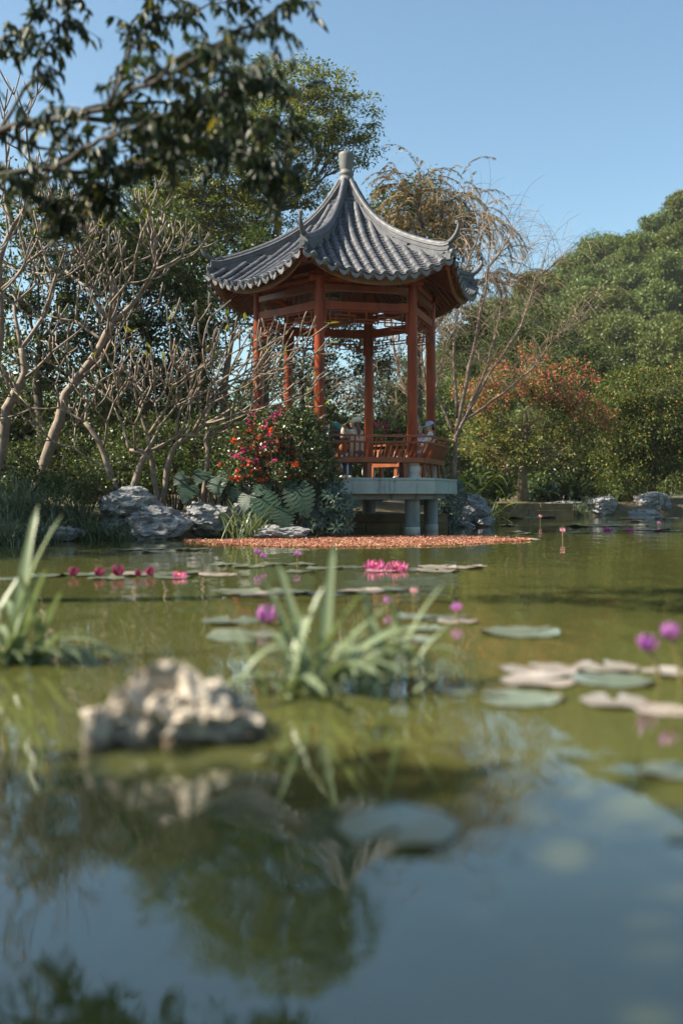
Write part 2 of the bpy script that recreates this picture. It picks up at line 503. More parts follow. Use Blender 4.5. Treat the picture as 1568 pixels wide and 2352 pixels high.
# round end tile with a raised ring, and the drip tile between
disc = MB()
disc.lathe([(0.072, 0), (0.074, 0.012), (0.070, 0.024), (0.058, 0.026), (0.054, 0.018), (0.036, 0.018), (0.032, 0.026), (0.014, 0.028), (0.004, 0.024)], 16)
disc.v = [(z, x, y) for x, y, z in disc.v]
disc_me = disc.mesh('end_tile'); disc_me.materials.append(M['endtile'])
drip = MB()
yw = 0.098
outl = [(-yw, 0.035), (-yw * 0.5, 0.0), (0, -0.012), (yw * 0.5, 0.0), (yw, 0.035), (yw * 0.93, -0.02), (yw * 0.7, -0.062), (yw * 0.35, -0.086), (0, -0.108), (-yw * 0.35, -0.086), (-yw * 0.7, -0.062), (-yw * 0.93, -0.02)]
nO = len(outl)
drip.add([(x, y, z) for x in (0, 0.02) for y, z in outl], [(i, (i + 1) % nO, nO + (i + 1) % nO, nO + i) for i in range(nO)])
quads = [(0, 1, 10, 11), (1, 2, 8, 9), (1, 9, 10), (2, 3, 7, 8), (3, 4, 5, 6), (3, 6, 7)]
drip.f += [tuple(nO + i for i in q) for q in quads] + [tuple(reversed(q)) for q in quads]
drip_me = drip.mesh('drip_tile'); drip_me.materials.append(M['endtile'])

cover_rest, pan_rest = [], []
SP = 2 * SE * T30 / 13
n_cover = n_pan = 0
for k in (4, 3, 5, 0, 1, 2):            # the face towards the camera first, then its neighbours
    for j in range(12):
        w = (j - 5.5) * SP
        s0 = abs(w) / T30 + 0.16
        s = SE - 0.02
        while s > s0 + 0.05:
            d, y, up = roof_frame(k, s - TL / 2, w)
            ds = TL * math.hypot(d.x, d.y)
            s1 = s - ds / 2
            p = roof_pt(k, s1, w, 0.026)
            jit = Matrix.Rotation(R(random.uniform(-1.8, 1.8)), 4, 'Z') @ Matrix.Rotation(R(random.uniform(-1, 1)), 4, 'Y')
            m4 = mat4(*roof_frame(k, s1, w), p + Vector((0, 0, random.uniform(-0.003, 0.004)))) @ jit
            if n_cover < 300:
                o = bpy.data.objects.new('cover_tile', cover_me); COL.objects.link(o); o.parent = ROOF; o.matrix_basis = m4; n_cover += 1
            else: cover_rest.append(m4)
            s -= ds
        d, y, up = roof_frame(k, SE - 0.03, w)
        dd = Vector((d.x, d.y, d.z - 0.05)).normalized(); uu = dd.cross(y); uu = -uu if uu.z < 0 else uu
        o = bpy.data.objects.new('end_tile', disc_me); COL.objects.link(o); o.parent = ROOF
        o.matrix_basis = mat4(dd, uu.cross(dd), uu, roof_pt(k, SE - 0.006, w, 0.036))
    for j in range(13):
        w = (j - 6) * SP
        s0 = abs(w) / T30 + 0.05
        s = SE - 0.01
        ex = 0.118
        while s > s0:
            d, y, up = roof_frame(k, s - 0.06, w)
            ds = ex * math.hypot(d.x, d.y)
            m4 = mat4(d, y, up, roof_pt(k, s - 0.07, w, -0.004))
            if n_pan < 300:
                o = bpy.data.objects.new('pan_tile', pan_me); COL.objects.link(o); o.parent = ROOF; o.matrix_basis = m4; n_pan += 1
            else: pan_rest.append(m4)
            s -= ds
        d, y, up = roof_frame(k, SE - 0.03, w)
        dd = Vector((d.x, d.y, -0.12)).normalized(); uu = dd.cross(y); uu = -uu if uu.z < 0 else uu
        o = bpy.data.objects.new('drip_tile', drip_me); COL.objects.link(o); o.parent = ROOF
        o.matrix_basis = mat4(dd, uu.cross(dd), uu, roof_pt(k, SE + 0.004, w, -0.006))
def join_copies(name, me, mats, parent, mat='tile'):
    v = np.zeros(len(me.vertices) * 3); me.vertices.foreach_get('co', v); v = v.reshape(-1, 3)
    fs = [tuple(p.vertices) for p in me.polygons]
    mb = MB()
    for m4 in mats:
        A = np.array(m4)
        mb.add(v @ A[:3, :3].T + A[:3, 3], fs)
    return tag(mb.obj(name, M[mat], parent, True, auto=50), kind='stuff')
join_copies('rear_cover_tiles', cover_me, cover_rest, ROOF)
join_copies('rear_pan_tiles', pan_me, pan_rest, ROOF, 'pan')

# hip ridges: rendered wall, cap tiles, curled horn
RT_R = [0.10, 0.21, 0.48, 0.85, 1.285, 1.88, 2.45, 2.95]; RT_Z = [8.12, 7.95, 7.52, 7.09, 6.77, 6.44, 6.20, 6.055]
_rt = np.polyfit(RT_R, RT_Z, 4)
def rtop(r): return float(np.polyval(_rt, r))
cap_me = arc_tile(0.062, 0.262, 0.02, -0.25, PI + 0.25, 8, 0.05).mesh('ridge_cap'); cap_me.materials.append(M['tile'])
cap_me.polygons.foreach_set('use_smooth', [True] * len(cap_me.polygons)); cap_me.set_sharp_from_angle(angle=R(50))
def horn_path():
    pts = [(2.86, rtop(2.86))]
    for r, z in ((2.98, 6.045), (3.10, 6.075), (3.19, 6.13), (3.26, 6.21), (3.305, 6.30), (3.32, 6.38), (3.315, 6.43)): pts.append((r, z))
    return pts
for k in range(6):
    er = Vector((math.cos(k * PI / 3), math.sin(k * PI / 3), 0)); et = Vector((-er.y, er.x, 0))
    mb = MB()
    rs = np.linspace(0.10, 3.10, 26)
    vs = []
    for r in rs:
        zt = rtop(min(r, 2.95)) if r < 2.95 else 6.055 + (r - 2.95) * 0.14
        zb = zh(r) - 0.10
        zm = zb + (zt - zb) * 0.56; zk = zb + (zt - zb) * 0.82
        hw = 0.075
        prof = [(-hw, zb), (-hw, zm), (-hw - 0.014, zm + 0.006), (-hw - 0.014, zm + 0.036), (-hw + 0.015, zm + 0.042), (-hw + 0.015, zk), (-hw - 0.004, zk + 0.012), (-0.05, zt)]
        prof = prof + [(-a, b) for a, b in reversed(prof)]
        vs += [er * r + et * a + Vector((0, 0, b)) for a, b in prof]
    m = 16
    fs = [(i * m + j, i * m + (j + 1) % m, (i + 1) * m + (j + 1) % m, (i + 1) * m + j) for i in range(len(rs) - 1) for j in range(m)]
    fs += [tuple(range(m)), tuple((len(rs) - 1) * m + j for j in reversed(range(m)))]
    mb.add(vs, fs)
    ridge = mb.obj('hip_ridge', M['mortar'], PAV, True, auto=35)
    r = 0.16
    while r < 2.86:
        dz = (rtop(r + 0.05) - rtop(r - 0.05)) / 0.1
        d = (er + Vector((0, 0, dz))).normalized(); up = Vector((-dz * er.x, -dz * er.y, 1)).normalized()
        step = 0.255 / math.sqrt(1 + dz * dz)
        rm = r + step / 2
        o = bpy.data.objects.new('ridge_cap', cap_me); COL.objects.link(o); o.parent = ridge
        o.matrix_basis = mat4(d, up.cross(d), up, er * rm + Vector((0, 0, rtop(rm) - 0.004)))
        r += step
    hp = [er * a + Vector((0, 0, b)) for a, b in horn_path()]
    hb = MB()
    widths = [0.066, 0.066, 0.062, 0.056, 0.048, 0.040, 0.034, 0.030]
    thick = [0.06, 0.06, 0.06, 0.055, 0.05, 0.04, 0.034, 0.03]
    vs = []
    for i, p in enumerate(hp):
        t = (hp[min(i + 1, 7)] - hp[max(i - 1, 0)]).normalized()
        u = et.cross(t); u = -u if u.z < 0 and i < 4 else u
        if u.dot(er) > 0: u = -u
        for q in range(10):
            a = 2 * PI * q / 10
            vs.append(p + et * (widths[i] * math.cos(a)) + u * (thick[i] * math.sin(a)))
    hb.add(vs, [(i * 10 + q, i * 10 + (q + 1) % 10, (i + 1) * 10 + (q + 1) % 10, (i + 1) * 10 + q) for i in range(7) for q in range(10)] + [tuple(range(9, -1, -1)), tuple(70 + q for q in range(10))])
    cpos = hp[-1] - er * 0.028 + Vector((0, 0, 0.012))
    hb.tube([cpos - et * 0.036, cpos + et * 0.036], 0.040, 12)
    hb.tube([cpos - et * 0.044, cpos + et * 0.044], 0.018, 10)
    hb.obj('horn', M['mortar'], ridge, True, auto=45)
    # end block below the horn with three stacked round ends
    eb = MB()
    base = er * 3.10
    eb.bar(er * 2.9 + Vector((0, 0, zh(2.95) + 0.0)), er * 3.16 + Vector((0, 0, zh(3.15) + 0.01)), 0.15, 0.13)
    eb.tube([er * 2.95 + Vector((0, 0, zh(3.0) + 0.10)), er * 3.19 + Vector((0, 0, zh(3.15) + 0.105))], 0.062, 12)
    eb.obj('ridge_end', M['mortar'], ridge, True, auto=45)
fin = MB()
fin.lathe([(0.15, 7.98), (0.175, 8.0), (0.175, 8.08), (0.16, 8.10), (0.155, 8.14), (0.17, 8.16), (0.172, 8.21), (0.15, 8.235), (0.135, 8.26), (0.140, 8.29), (0.150, 8.34), (0.163, 8.42), (0.173, 8.52), (0.178, 8.60), (0.176, 8.655), (0.165, 8.67), (0.05, 8.672)], 24)
fin.obj('finial', M['finial'], PAV, True, auto=50)

# eaves woodwork
for k in range(6):
    n, t = face_frame(k)
    fb = MB()
    N = 24
    for off, top, bot in ((2.60, -0.085, None),):
        vs = []
        for i in range(N + 1):
            u = 2 * i / N - 1
            w = u * off * T30 * 0.985
            zt = roof_z(off, w) + top
            zb = zt - 0.07 - 0.10 * (1 - abs(u) ** 2.5)
            for s, z in ((off - 0.022, zt), (off + 0.022, zt), (off + 0.022, zb + 0.02), (off + 0.034, zb + 0.018), (off + 0.034, zb), (off - 0.022, zb)):
                q = n * s + t * w; q.z = z; vs.append(q)
        fb.add(vs, [(i * 6 + a, i * 6 + (a + 1) % 6, (i + 1) * 6 + (a + 1) % 6, (i + 1) * 6 + a) for i in range(N) for a in range(6)] + [tuple(range(6)), tuple(N * 6 + a for a in reversed(range(6)))])
    fb.obj('fascia_board', M['fascia'], PAV, True, auto=35)
    # rafters
    for i in range(25):
        w = (i - 12) * 0.118
        s0 = max(1.55, abs(w) / T30 + 0.10)
        if s0 > 2.5: continue
        a = roof_pt(k, s0, w, -0.115); b = roof_pt(k, 2.57, w, -0.115)
        MB().bar(a, b, 0.058, 0.06).obj('rafter', M['darkwood'], ROOF)
    for i in range(12):        # small hooks below the eave
        w = (i - 5.5) * SP
        a = roof_pt(k, 2.66, w, -0.075)
        MB().bar(a, a + Vector((0, 0, -0.06)) - n * 0.015, 0.016, 0.022).obj('eave_peg', M['fascia'], ROOF)
for k in range(6):
    er = Vector((math.cos(k * PI / 3), math.sin(k * PI / 3), 0))
    hb = MB()
    pts = [er * r + Vector((0, 0, zh(r) - dz)) for r, dz in ((1.5, 0.26), (2.04, 0.24), (2.6, 0.22), (3.02, 0.17))]
    for a, b in zip(pts, pts[1:]): hb.bar(a, b + (b - a).normalized() * 0.01, 0.13, 0.17)
    hb.obj('corner_beam', M['wood'], PAV, bevel=0.008)
# ring beams inside, king post with pendant
ib = MB()
for k in range(6):
    ib.bar(pv(k, 1.25, 5.86), pv(k + 1, 1.25, 5.86), 0.12, 0.18)
ib.obj('inner_ring_beam', M['wood'], PAV)
MB().lathe([(0.02, 5.55), (0.10, 5.62), (0.13, 5.72), (0.09, 5.82), (0.11, 5.86), (0.11, 7.6), (0.05, 7.8)], 12).obj('king_post', M['wood'], PAV, True, auto=50)

# columns with carved drums, pillars below
for k in range(6):
    c = pv(k, RC, 0)
    col = MB().lathe([(0.108, 1.50), (0.112, 1.56), (0.110, 3.2), (0.104, 5.30), (0.104, 5.56)], 24, c).obj('column', M['wood'], PAV, True, auto=50)
    lob = lambda a, z: 1 + (0.055 * abs(math.sin(a * 5)) - 0.02 if FLOOR + 0.1 < z < FLOOR + 0.285 else 0)
    MB().lathe([(0.168, FLOOR), (0.168, FLOOR + 0.055), (0.150, FLOOR + 0.06), (0.156, FLOOR + 0.075), (0.156, FLOOR + 0.09), (0.146, FLOOR + 0.10), (0.156, FLOOR + 0.13), (0.168, FLOOR + 0.18), (0.170, FLOOR + 0.23), (0.160, FLOOR + 0.27), (0.148, FLOOR + 0.285), (0.158, FLOOR + 0.295), (0.158, FLOOR + 0.325), (0.12, FLOOR + 0.33)], 40, c, lob).obj('stone_drum', M['drum'], col, True, auto=40)
    pil = MB().lathe([(0.165, -0.85), (0.165, 0.14), (0.163, 0.15), (0.163, 0.74)], 24, c).obj('pillar', M['concrete'], PAV, True, auto=50)
    MB().lathe([(0.169, -0.05), (0.171, 0.10), (0.168, 0.135)], 24, c, lambda a, z: 1 + 0.004 * math.sin(a * 3)).obj('tide_band', M['palebase'], pil, True)

# beams, brackets and lattice between neighbouring columns
LAT_H = [(0.0, 1.0, 0.0), (0.0, 0.36, 0.83), (0.64, 1.0, 0.62), (0.36, 0.64, 0.50), (0.36, 0.64, 0.70), (0.13, 0.36, 0.26), (0.07, 0.30, 0.48), (0.07, 0.21, 0.66), (0.0, 0.18, 1.0), (0.64, 0.90, 0.30), (0.60, 0.80, 0.47), (0.72, 0.93, 0.85), (0.80, 1.0, 1.05)]
LAT_V = [(0.07, 0.0, 0.83), (0.14, 0.26, 0.66), (0.21, 0.48, 0.83), (0.36, 0.26, 0.83), (0.295, 0.0, 0.26), (0.30, 0.48, 0.64), (0.5, 0.0, 0.5), (0.64, 0.30, 0.70), (0.71, 0.0, 0.30), (0.72, 0.47, 0.85), (0.80, 0.30, 0.62), (0.93, 0.0, 0.85), (0.85, 0.62, 0.85), (0.18, 0.83, 1.0), (0.80, 0.85, 1.05), (0.60, 0.47, 0.70)]
for k in range(6):
    a, b = pv(k, RC, 0), pv(k + 1, RC, 0)
    t = (b - a).normalized(); n = Vector((a.x + b.x, a.y + b.y, 0)).normalized()
    i0, i1 = a + t * 0.10, b - t * 0.10
    Z = lambda p, z: Vector((p.x, p.y, z))
    MB().bar(Z(i0, 5.195), Z(i1, 5.195), 0.12, 0.13).obj('upper_beam', M['darkwood'], PAV, bevel=0.006)
    MB().bar(Z(i0, 4.82), Z(i1, 4.82), 0.11, 0.175).obj('lintel', M['wood'], PAV, bevel=0.006)
    MB().tube([Z(a - t * 0.22, 5.40), Z(b + t * 0.22, 5.40)], 0.085, 14).obj('round_purlin', M['wood'], PAV, True, auto=40)
    for s, p in ((1, i0), (-1, i1)):
        br = MB()
        q = p + t * s * 0.015
        br.bar(Z(q, 4.915), Z(q, 5.125), 0.035, 0.03, t)
        br.bar(Z(q, 5.118), Z(q + t * s * 0.22, 5.118), 0.045, 0.02)
        br.bar(Z(q, 4.918), Z(q + t * s * 0.17, 4.918), 0.045, 0.02)
        for cx, cz, rr, w0, w1 in ((0.07, 4.975, 0.042, 0, 5.2), (0.115, 5.06, 0.036, 2.5, 8.5), (0.05, 5.075, 0.026, 1, 6), (0.125, 4.96, 0.022, 0, 5)):
            pts = [Z(q + t * s * (cx + rr * (1 - 0.11 * i) * math.cos(w0 + (w1 - w0) * i / 8)), cz + rr * (1 - 0.11 * i) * math.sin(w0 + (w1 - w0) * i / 8)) for i in range(9)]
            br.tube(pts, 0.009, 5)
        br.obj('carved_bracket', M['fascia'], PAV)
    L = (i1 - i0).length
    lat = MB()
    z0, hh, th = 4.715, 0.345, 0.021
    for u0, u1, v in LAT_H:
        lat.bar(Z(i0 + t * L * u0, z0 - v * hh), Z(i0 + t * L * u1, z0 - v * hh), 0.032, th)
    for u, v0, v1 in LAT_V:
        lat.bar(Z(i0 + t * L * u, z0 - v0 * hh), Z(i0 + t * L * u, z0 - v1 * hh), 0.030, th, n)
    for p in (i0 + t * 0.022, i1 - t * 0.022):
        lat.bar(Z(p, 4.73), Z(p, 4.27), 0.05, 0.044, n)
    lat.obj('lattice_panel', M['wood'], PAV)
lan = thing('lantern', 'dark six-sided lantern with glazed grid panes hanging under the pavilion roof', 'lantern', to_world(Vector((-0.55, -0.9, 4.55))), 0.35)
lm = MB().prism([(0.21 * math.cos(i * PI / 3), 0.21 * math.sin(i * PI / 3)) for i in range(6)], 0.30, 0.62)
lm.prism([(0.24 * math.cos(i * PI / 3), 0.24 * math.sin(i * PI / 3)) for i in range(6)], 0.62, 0.66)
lm.prism([(0.23 * math.cos(i * PI / 3), 0.23 * math.sin(i * PI / 3)) for i in range(6)], 0.26, 0.30)
lm.tube([(0, 0, 0.66), (0, 0, 1.5)], 0.012, 6)
lm.obj('lantern_body', plain('black_lantern', (0.02, 0.024, 0.024), 0.4), lan)
pane = plain('lantern_glass', (0.30, 0.32, 0.30), 0.25)
for i in range(6):
    a = PI / 6 + i * PI / 3
    nn = Vector((math.cos(a), math.sin(a), 0)); tt = Vector((-nn.y, nn.x, 0))
    pm = MB()
    for q in range(6):
        for h in (0.34, 0.43, 0.52):
            c = nn * (0.21 * C30 + 0.003) + tt * ((q - 2.5) * 0.026)
            pm.bar(Vector((c.x, c.y, h)), Vector((c.x, c.y, h + 0.06)), 0.017, 0.005, nn)
    pm.obj('pane', pane, lan)

# floor slab with coping stones, under-beam
hexp = lambda r: [(r * math.cos(i * PI / 3), r * math.sin(i * PI / 3)) for i in range(6)]
MB().prism(hexp(2.665), 0.86, FLOOR - 0.004).obj('floor_slab', M['slab'], PAV)
MB().prism(hexp(2.40), 0.73, 0.858).obj('under_beam', M['concrete'], PAV)
for k in range(6):
    a, b = pv(k, 2.70, 0), pv(k + 1, 2.70, 0)
    n, t = face_frame(k)
    for i in range(4):
        p, q = a.lerp(b, i / 4 + 0.001), a.lerp(b, (i + 1) / 4 - 0.001)
        p2, q2 = p * (2.36 / 2.70), q * (2.36 / 2.70)
        MB().prism([(p.x, p.y), (q.x, q.y), (q2.x, q2.y), (p2.x, p2.y)], 1.135, FLOOR + 0.002).obj('coping_stone', M['slab'], PAV, bevel=0.004)
    a, b = pv(k, 2.688, 0), pv(k + 1, 2.688, 0)
    for i in range(3):
        p, q = a.lerp(b, i / 3 + 0.0012), a.lerp(b, (i + 1) / 3 - 0.0012)
        p2, q2 = p * (2.60 / 2.688), q * (2.60 / 2.688)
        MB().prism([(p.x, p.y), (q.x, q.y), (q2.x, q2.y), (p2.x, p2.y)], 0.85, 1.128).obj('cladding_panel', M['slab'], PAV, bevel=0.003)

# benches with curved back slats on four sides
def slat_path(f0=2.30):
    return [(f0, 1.62), (2.375, 1.72), (2.43, 1.82), (2.475, 1.915)]
for k in (3, 4, 5, 0):
    n, t = face_frame(k)
    ri, ro = 1.86, 2.36
    a0, b0 = pv(k, ri, 0), pv(k + 1, ri, 0)
    a1, b1 = pv(k, ro, 0), pv(k + 1, ro, 0)
    seat = MB()
    pol = [(p.x, p.y) for p in (a1, b1, b0, a0)]
    seat.prism(pol, 1.575, 1.62)
    sb = seat.obj('bench', M['bench'], PAV, bevel=0.005)
    ap = MB()
    e = 0.0015
    ap.bar(Vector((a1.x, a1.y, 1.565)).lerp(Vector((b1.x, b1.y, 1.565)), e) + n * 0.012, Vector((a1.x, a1.y, 1.565)).lerp(Vector((b1.x, b1.y, 1.565)), 1 - e) + n * 0.012, 0.026, 0.112)
    ap.obj('seat_edge', M['bench'], sb, bevel=0.005)
    ap = MB(); ap.bar(Vector((a0.x, a0.y, 1.535)) + t * 0.2, Vector((b0.x, b0.y, 1.535)) - t * 0.2, 0.03, 0.08); ap.obj('apron', M['bench'], sb, bevel=0.004)
    Ls = (b1 - a1).length
    for f in (0.16, 0.5, 0.84):
        c = a1.lerp(b1, f)
        for rr, wd in ((-0.07, 0.10), (-0.36, 0.10)):
            q = c + n * rr
            MB().bar(Vector((q.x, q.y, 1.574)), Vector((q.x, q.y, FLOOR + 0.002)) + n * (0.02 if rr > -0.2 else -0.03), wd, 0.055, n).obj('leg', M['bench'], sb, bevel=0.004)
    # rails
    for rad, z, hh, ww in ((2.58, 2.062, 0.042, 0.075), (2.50, 1.934, 0.042, 0.065)):
        p, q = pv(k, rad, z), pv(k + 1, rad, z)
        pol = [pv(k, rad + ww / 2, 0), pv(k + 1, rad + ww / 2, 0), pv(k + 1, rad - ww / 2, 0), pv(k, rad - ww / 2, 0)]
        MB().prism([(v.x, v.y) for v in pol], z - hh / 2, z + hh / 2).obj('rail', M['bench'], sb, bevel=0.005)
    ns = int(Ls / 0.108)
    for i in range(ns):
        f = (i + 0.5) / ns
        sm = MB()
        pts = []
        for rad, z in slat_path():
            c = pv(k, rad, z).lerp(pv(k + 1, rad, z), f); pts.append(c)
        vs = []
        for c in pts:
            for da, db in ((-0.018, -0.013), (0.018, -0.013), (0.018, 0.013), (-0.018, 0.013)): vs.append(c + t * da + n * db)
        sm.add(vs, [(i2 * 4 + a, i2 * 4 + (a + 1) % 4, (i2 + 1) * 4 + (a + 1) % 4, (i2 + 1) * 4 + a) for i2 in range(3) for a in range(4)] + [(3, 2, 1, 0), (12, 13, 14, 15)])
        sm.obj('slat', M['bench'], sb)
        if i % 5 in (1, 2):
            c0 = pv(k, 2.50, 1.95).lerp(pv(k + 1, 2.50, 1.95), f); c1 = pv(k, 2.575, 2.045).lerp(pv(k + 1, 2.575, 2.045), f)
            MB().bar(c0, c1, 0.034, 0.024, n).obj('rail_strut', M['bench'], sb)

# stone edging walls
def block_wall(name, label, pts, z0, z1, courses, bl, th, group=None):
    w = thing(name, label, 'wall', (pts[0][0], pts[0][1], 0))
    rnd = random.Random(len(label))
    o0 = Vector((pts[0][0], pts[0][1], 0))
    for (ax, ay), (bx, by) in zip(pts, pts[1:]):
        a, b = Vector((ax, ay, 0)) - o0, Vector((bx, by, 0)) - o0
        L = (b - a).length; d = (b - a) / L
        side = d.cross(Vector((0, 0, 1)))
        h = (z1 - z0) / courses
        for c in range(courses):
            s = -rnd.uniform(0, bl * 0.6)
            while s < L:
                e = min(L, s + bl * rnd.uniform(0.7, 1.3)); s_ = max(s, 0)
                if e - s_ > 0.1:
                    off = side * rnd.uniform(-0.02, 0.02)
                    zc = z0 + h * (c + 0.5)
                    MB().bar(a + d * (s_ + 0.006) + off + Vector((0, 0, zc)), a + d * (e - 0.006) + off + Vector((0, 0, zc)), th, h - 0.012).obj('stone_block', M['wallstone'], w, bevel=0.012)
                s = e
    return w
block_wall('retaining_wall', 'low mossy stone wall at the waterline in the dark below the pavilion', [(-1.6, 24.45), (2.6, 24.75)], -0.3, 0.36, 3, 0.8, 0.3)
block_wall('retaining_wall', 'low brown stone wall along the far bank under the flowering tree', [(4.9, 36.9), (8.7, 37.65)], -0.3, 0.50, 3, 1.1, 0.35)
# ------------------------------------------------------------------ foliage tools
rng = np.random.default_rng(11)
def raw_mesh(name, v, f, mat, parent=None, smooth=False):
    me = bpy.data.meshes.new(name)
    v = np.ascontiguousarray(v, dtype=np.float32); f = np.ascontiguousarray(f, dtype=np.int32)
    k = f.shape[1]
    me.vertices.add(len(v)); me.vertices.foreach_set('co', v.ravel())
    me.loops.add(f.size); me.loops.foreach_set('vertex_index', f.ravel())
    me.polygons.add(len(f)); me.polygons.foreach_set('loop_start', np.arange(len(f), dtype=np.int32) * k)
    me.update(calc_edges=True)
    return link(name, me, mat, parent, smooth)
def leaves(name, pos, d, n, L, Wd, mat, parent=None, fold=0.25, rich=False, droop=0.0):
    """one small leaf face per position: pos, direction, normal, length, width"""
    N = len(pos)
    d = nrm(d); side = nrm(np.cross(d, n)); up = np.cross(side, d)
    L = np.broadcast_to(L, (N,))[:, None]; Wd = np.broadcast_to(Wd, (N,))[:, None]
    if not rich:
        v = np.stack([pos, pos + d * L * 0.45 + side * Wd * 0.5 + up * Wd * fold, pos + d * L - up * L * droop, pos + d * L * 0.45 - side * Wd * 0.5 + up * Wd * fold], 1)
        f = np.arange(N * 4).reshape(N, 4)
        return raw_mesh(name, v.reshape(-1, 3), f, mat, parent)
    v = np.stack([pos, pos + d * L * 0.28 + side * Wd * 0.46 + up * Wd * fold, pos + d * L * 0.66 + side * Wd * 0.36 + up * (Wd * fold * 0.8 - L * droop * 0.5), pos + d * L - up * L * droop,
                  pos + d * L * 0.66 - side * Wd * 0.36 + up * (Wd * fold * 0.8 - L * droop * 0.5), pos + d * L * 0.28 - side * Wd * 0.46 + up * Wd * fold], 1)
    b = np.arange(N)[:, None] * 6
    f = np.concatenate([b + np.array([[0, 1, 2, 3]]), b + np.array([[0, 3, 4, 5]])], 0)
    return raw_mesh(name, v.reshape(-1, 3), f, mat, parent)
def rdir(N):
    return nrm(rng.normal(size=(N, 3)))
def clump_cloud(lobes, per_m, clump_r, n_leaf, shell=0.55, flat=0.7):
    """lobes: (x,y,z,rx,ry,rz). Clump centres through each lobe (denser towards its skin), leaves round each clump."""
    cs, outs, lob = [], [], []
    for i, (x, y, z, rx, ry, rz) in enumerate(lobes):
        k = max(4, int(per_m * (rx * ry + ry * rz + rx * rz) * 4.0))
        u = rdir(k)
        r = (shell + (1 - shell) * rng.random(k)) ** 0.8
        r *= 1 + 0.12 * rng.normal(size=k)
        cs.append(np.array([x, y, z]) + u * r[:, None] * np.array([rx, ry, rz])); outs.append(u); lob.append(np.full(k, i))
    cs = np.concatenate(cs); outs = np.concatenate(outs); lob = np.concatenate(lob)
    idx = np.repeat(np.arange(len(cs)), n_leaf)
    rad = clump_r * (0.6 + 0.8 * rng.random(len(cs)))
    off = rng.normal(size=(len(idx), 3)) * np.array([1, 1, flat]) * rad[idx][:, None] * 0.5
    return cs, lob, cs[idx] + off, nrm(outs[idx] * 0.8 + off / rad[idx][:, None] + 0.5 * rng.normal(size=(len(idx), 3))), idx
def bezier(a, b, c, n):
    return [a * (1 - t) ** 2 + b * 2 * t * (1 - t) + c * t * t for t in [i / n for i in range(n + 1)]]
def wob(pts, amp, rnd):
    return [p if i in (0, len(pts) - 1) else p + Vector((rnd.uniform(-amp, amp), rnd.uniform(-amp, amp), rnd.uniform(-amp, amp))) for i, p in enumerate(pts)]

def tree(name, label, base, trunk, lobes, bark, mat, leafL, leafW, per_m=5, clump_r=0.35, n_leaf=40, r0=0.16, group=None, droop=0.15, cat='tree', rich=False, twigs=1.0, shell=0.55, seed=1, flat=0.7, up_bias=0.8, flowers=None):
    """trunk: points above the base; lobes: ellipsoids of foliage (all in place coordinates)"""
    rnd = random.Random(seed)
    b0 = Vector(base)
    t = thing(name, label, cat, b0, 0, group)
    tp = [Vector((0, 0, -0.15))] + [Vector(p) - b0 for p in trunk]
    n = len(tp)
    lob = [(x - b0.x, y - b0.y, z - b0.z, a, b, c) for x, y, z, a, b, c in lobes]
    tb = MB()
    rads = [r0 * (1 - 0.6 * i / (n - 1)) for i in range(n)]
    rads[0] *= 1.35
    tb.tube(tp, rads, 10)
    tk = tb.obj('trunk', bark, t, True)
    cs, li, pos, out, idx = clump_cloud(lob, per_m, clump_r, n_leaf, shell, flat)
    bb = MB()
    forks = []
    for i, (x, y, z, a, b, c) in enumerate(lob):
        e = Vector((x, y, z - c * 0.45))
        cand = [p for p in tp[1:] if p.z < e.z - 0.1] or tp[-1:]
        st = min(cand, key=lambda p: (p - e).length * (1.0 if p is tp[-1] else 1.15))
        mid = st.lerp(e, 0.5) + Vector((rnd.uniform(-0.2, 0.2), rnd.uniform(-0.2, 0.2), -0.1 * (e - st).length))
        pts = wob(bezier(st, mid, e, 6), 0.05 * (e - st).length ** 0.5, rnd)
        rr = rads[-1] * 0.85 * min(1, 0.45 + 0.25 * max(a, c))
        bb.tube(pts, [rr * (1 - 0.6 * q / 6) for q in range(7)], 7)
        forks.append((pts, rr))
    for ci in range(len(cs)):
        if rnd.random() > twigs: continue
        pts, rr = forks[li[ci]]
        st = pts[rnd.randint(3, 6)]
        e = Vector(cs[ci])
        mid = st.lerp(e, 0.55) + Vector((rnd.uniform(-0.15, 0.15), rnd.uniform(-0.15, 0.15), rnd.uniform(-0.05, 0.2))) * (e - st).length
        bb.tube(bezier(st, mid, e, 4), [rr * 0.30, rr * 0.24, rr * 0.18, rr * 0.12, 0.004], 4, False)
    bb.obj('branches', bark, t, True)
    N = len(pos)
    d = nrm(out + rng.normal(size=(N, 3)) * 0.5 + np.array([0, 0, -droop]))
    nn = nrm(np.array([0, 0, up_bias]) + rng.normal(size=(N, 3)) * 0.5 + out * 0.65)
    Ls = leafL * (0.65 + 0.7 * rng.random(N))
    leaves('crown', pos, d, nn, Ls, Ls * leafW / leafL, mat, t, rich=rich)
    if flowers:
        fm, nf, fl = flowers
        up_ = np.where(cs[:, 2] + 0.35 * np.abs(cs[:, 0]) > np.quantile(cs[:, 2] + 0.35 * np.abs(cs[:, 0]), 0.5))[0]      # blossom on the upper and outer crown
        sel = rng.choice(up_, min(nf, len(up_)), replace=False)
        ii = np.repeat(sel, 14)
        fp = cs[ii] + rng.normal(size=(len(ii), 3)) * clump_r * 0.35
        leaves('blossom', fp, rdir(len(ii)), rdir(len(ii)), fl, fl * 0.8, fm, t)
    return t
def L3(px, py, y, rpx, ry=None, rz=None):
    """lobe from photo position, distance and radius in photo pixels"""
    p = P(px, py, y); r = rpx / F * y
    return (p.x, p.y, p.z, r, ry if ry else r, (rz / F * y) if rz else r * 0.8)

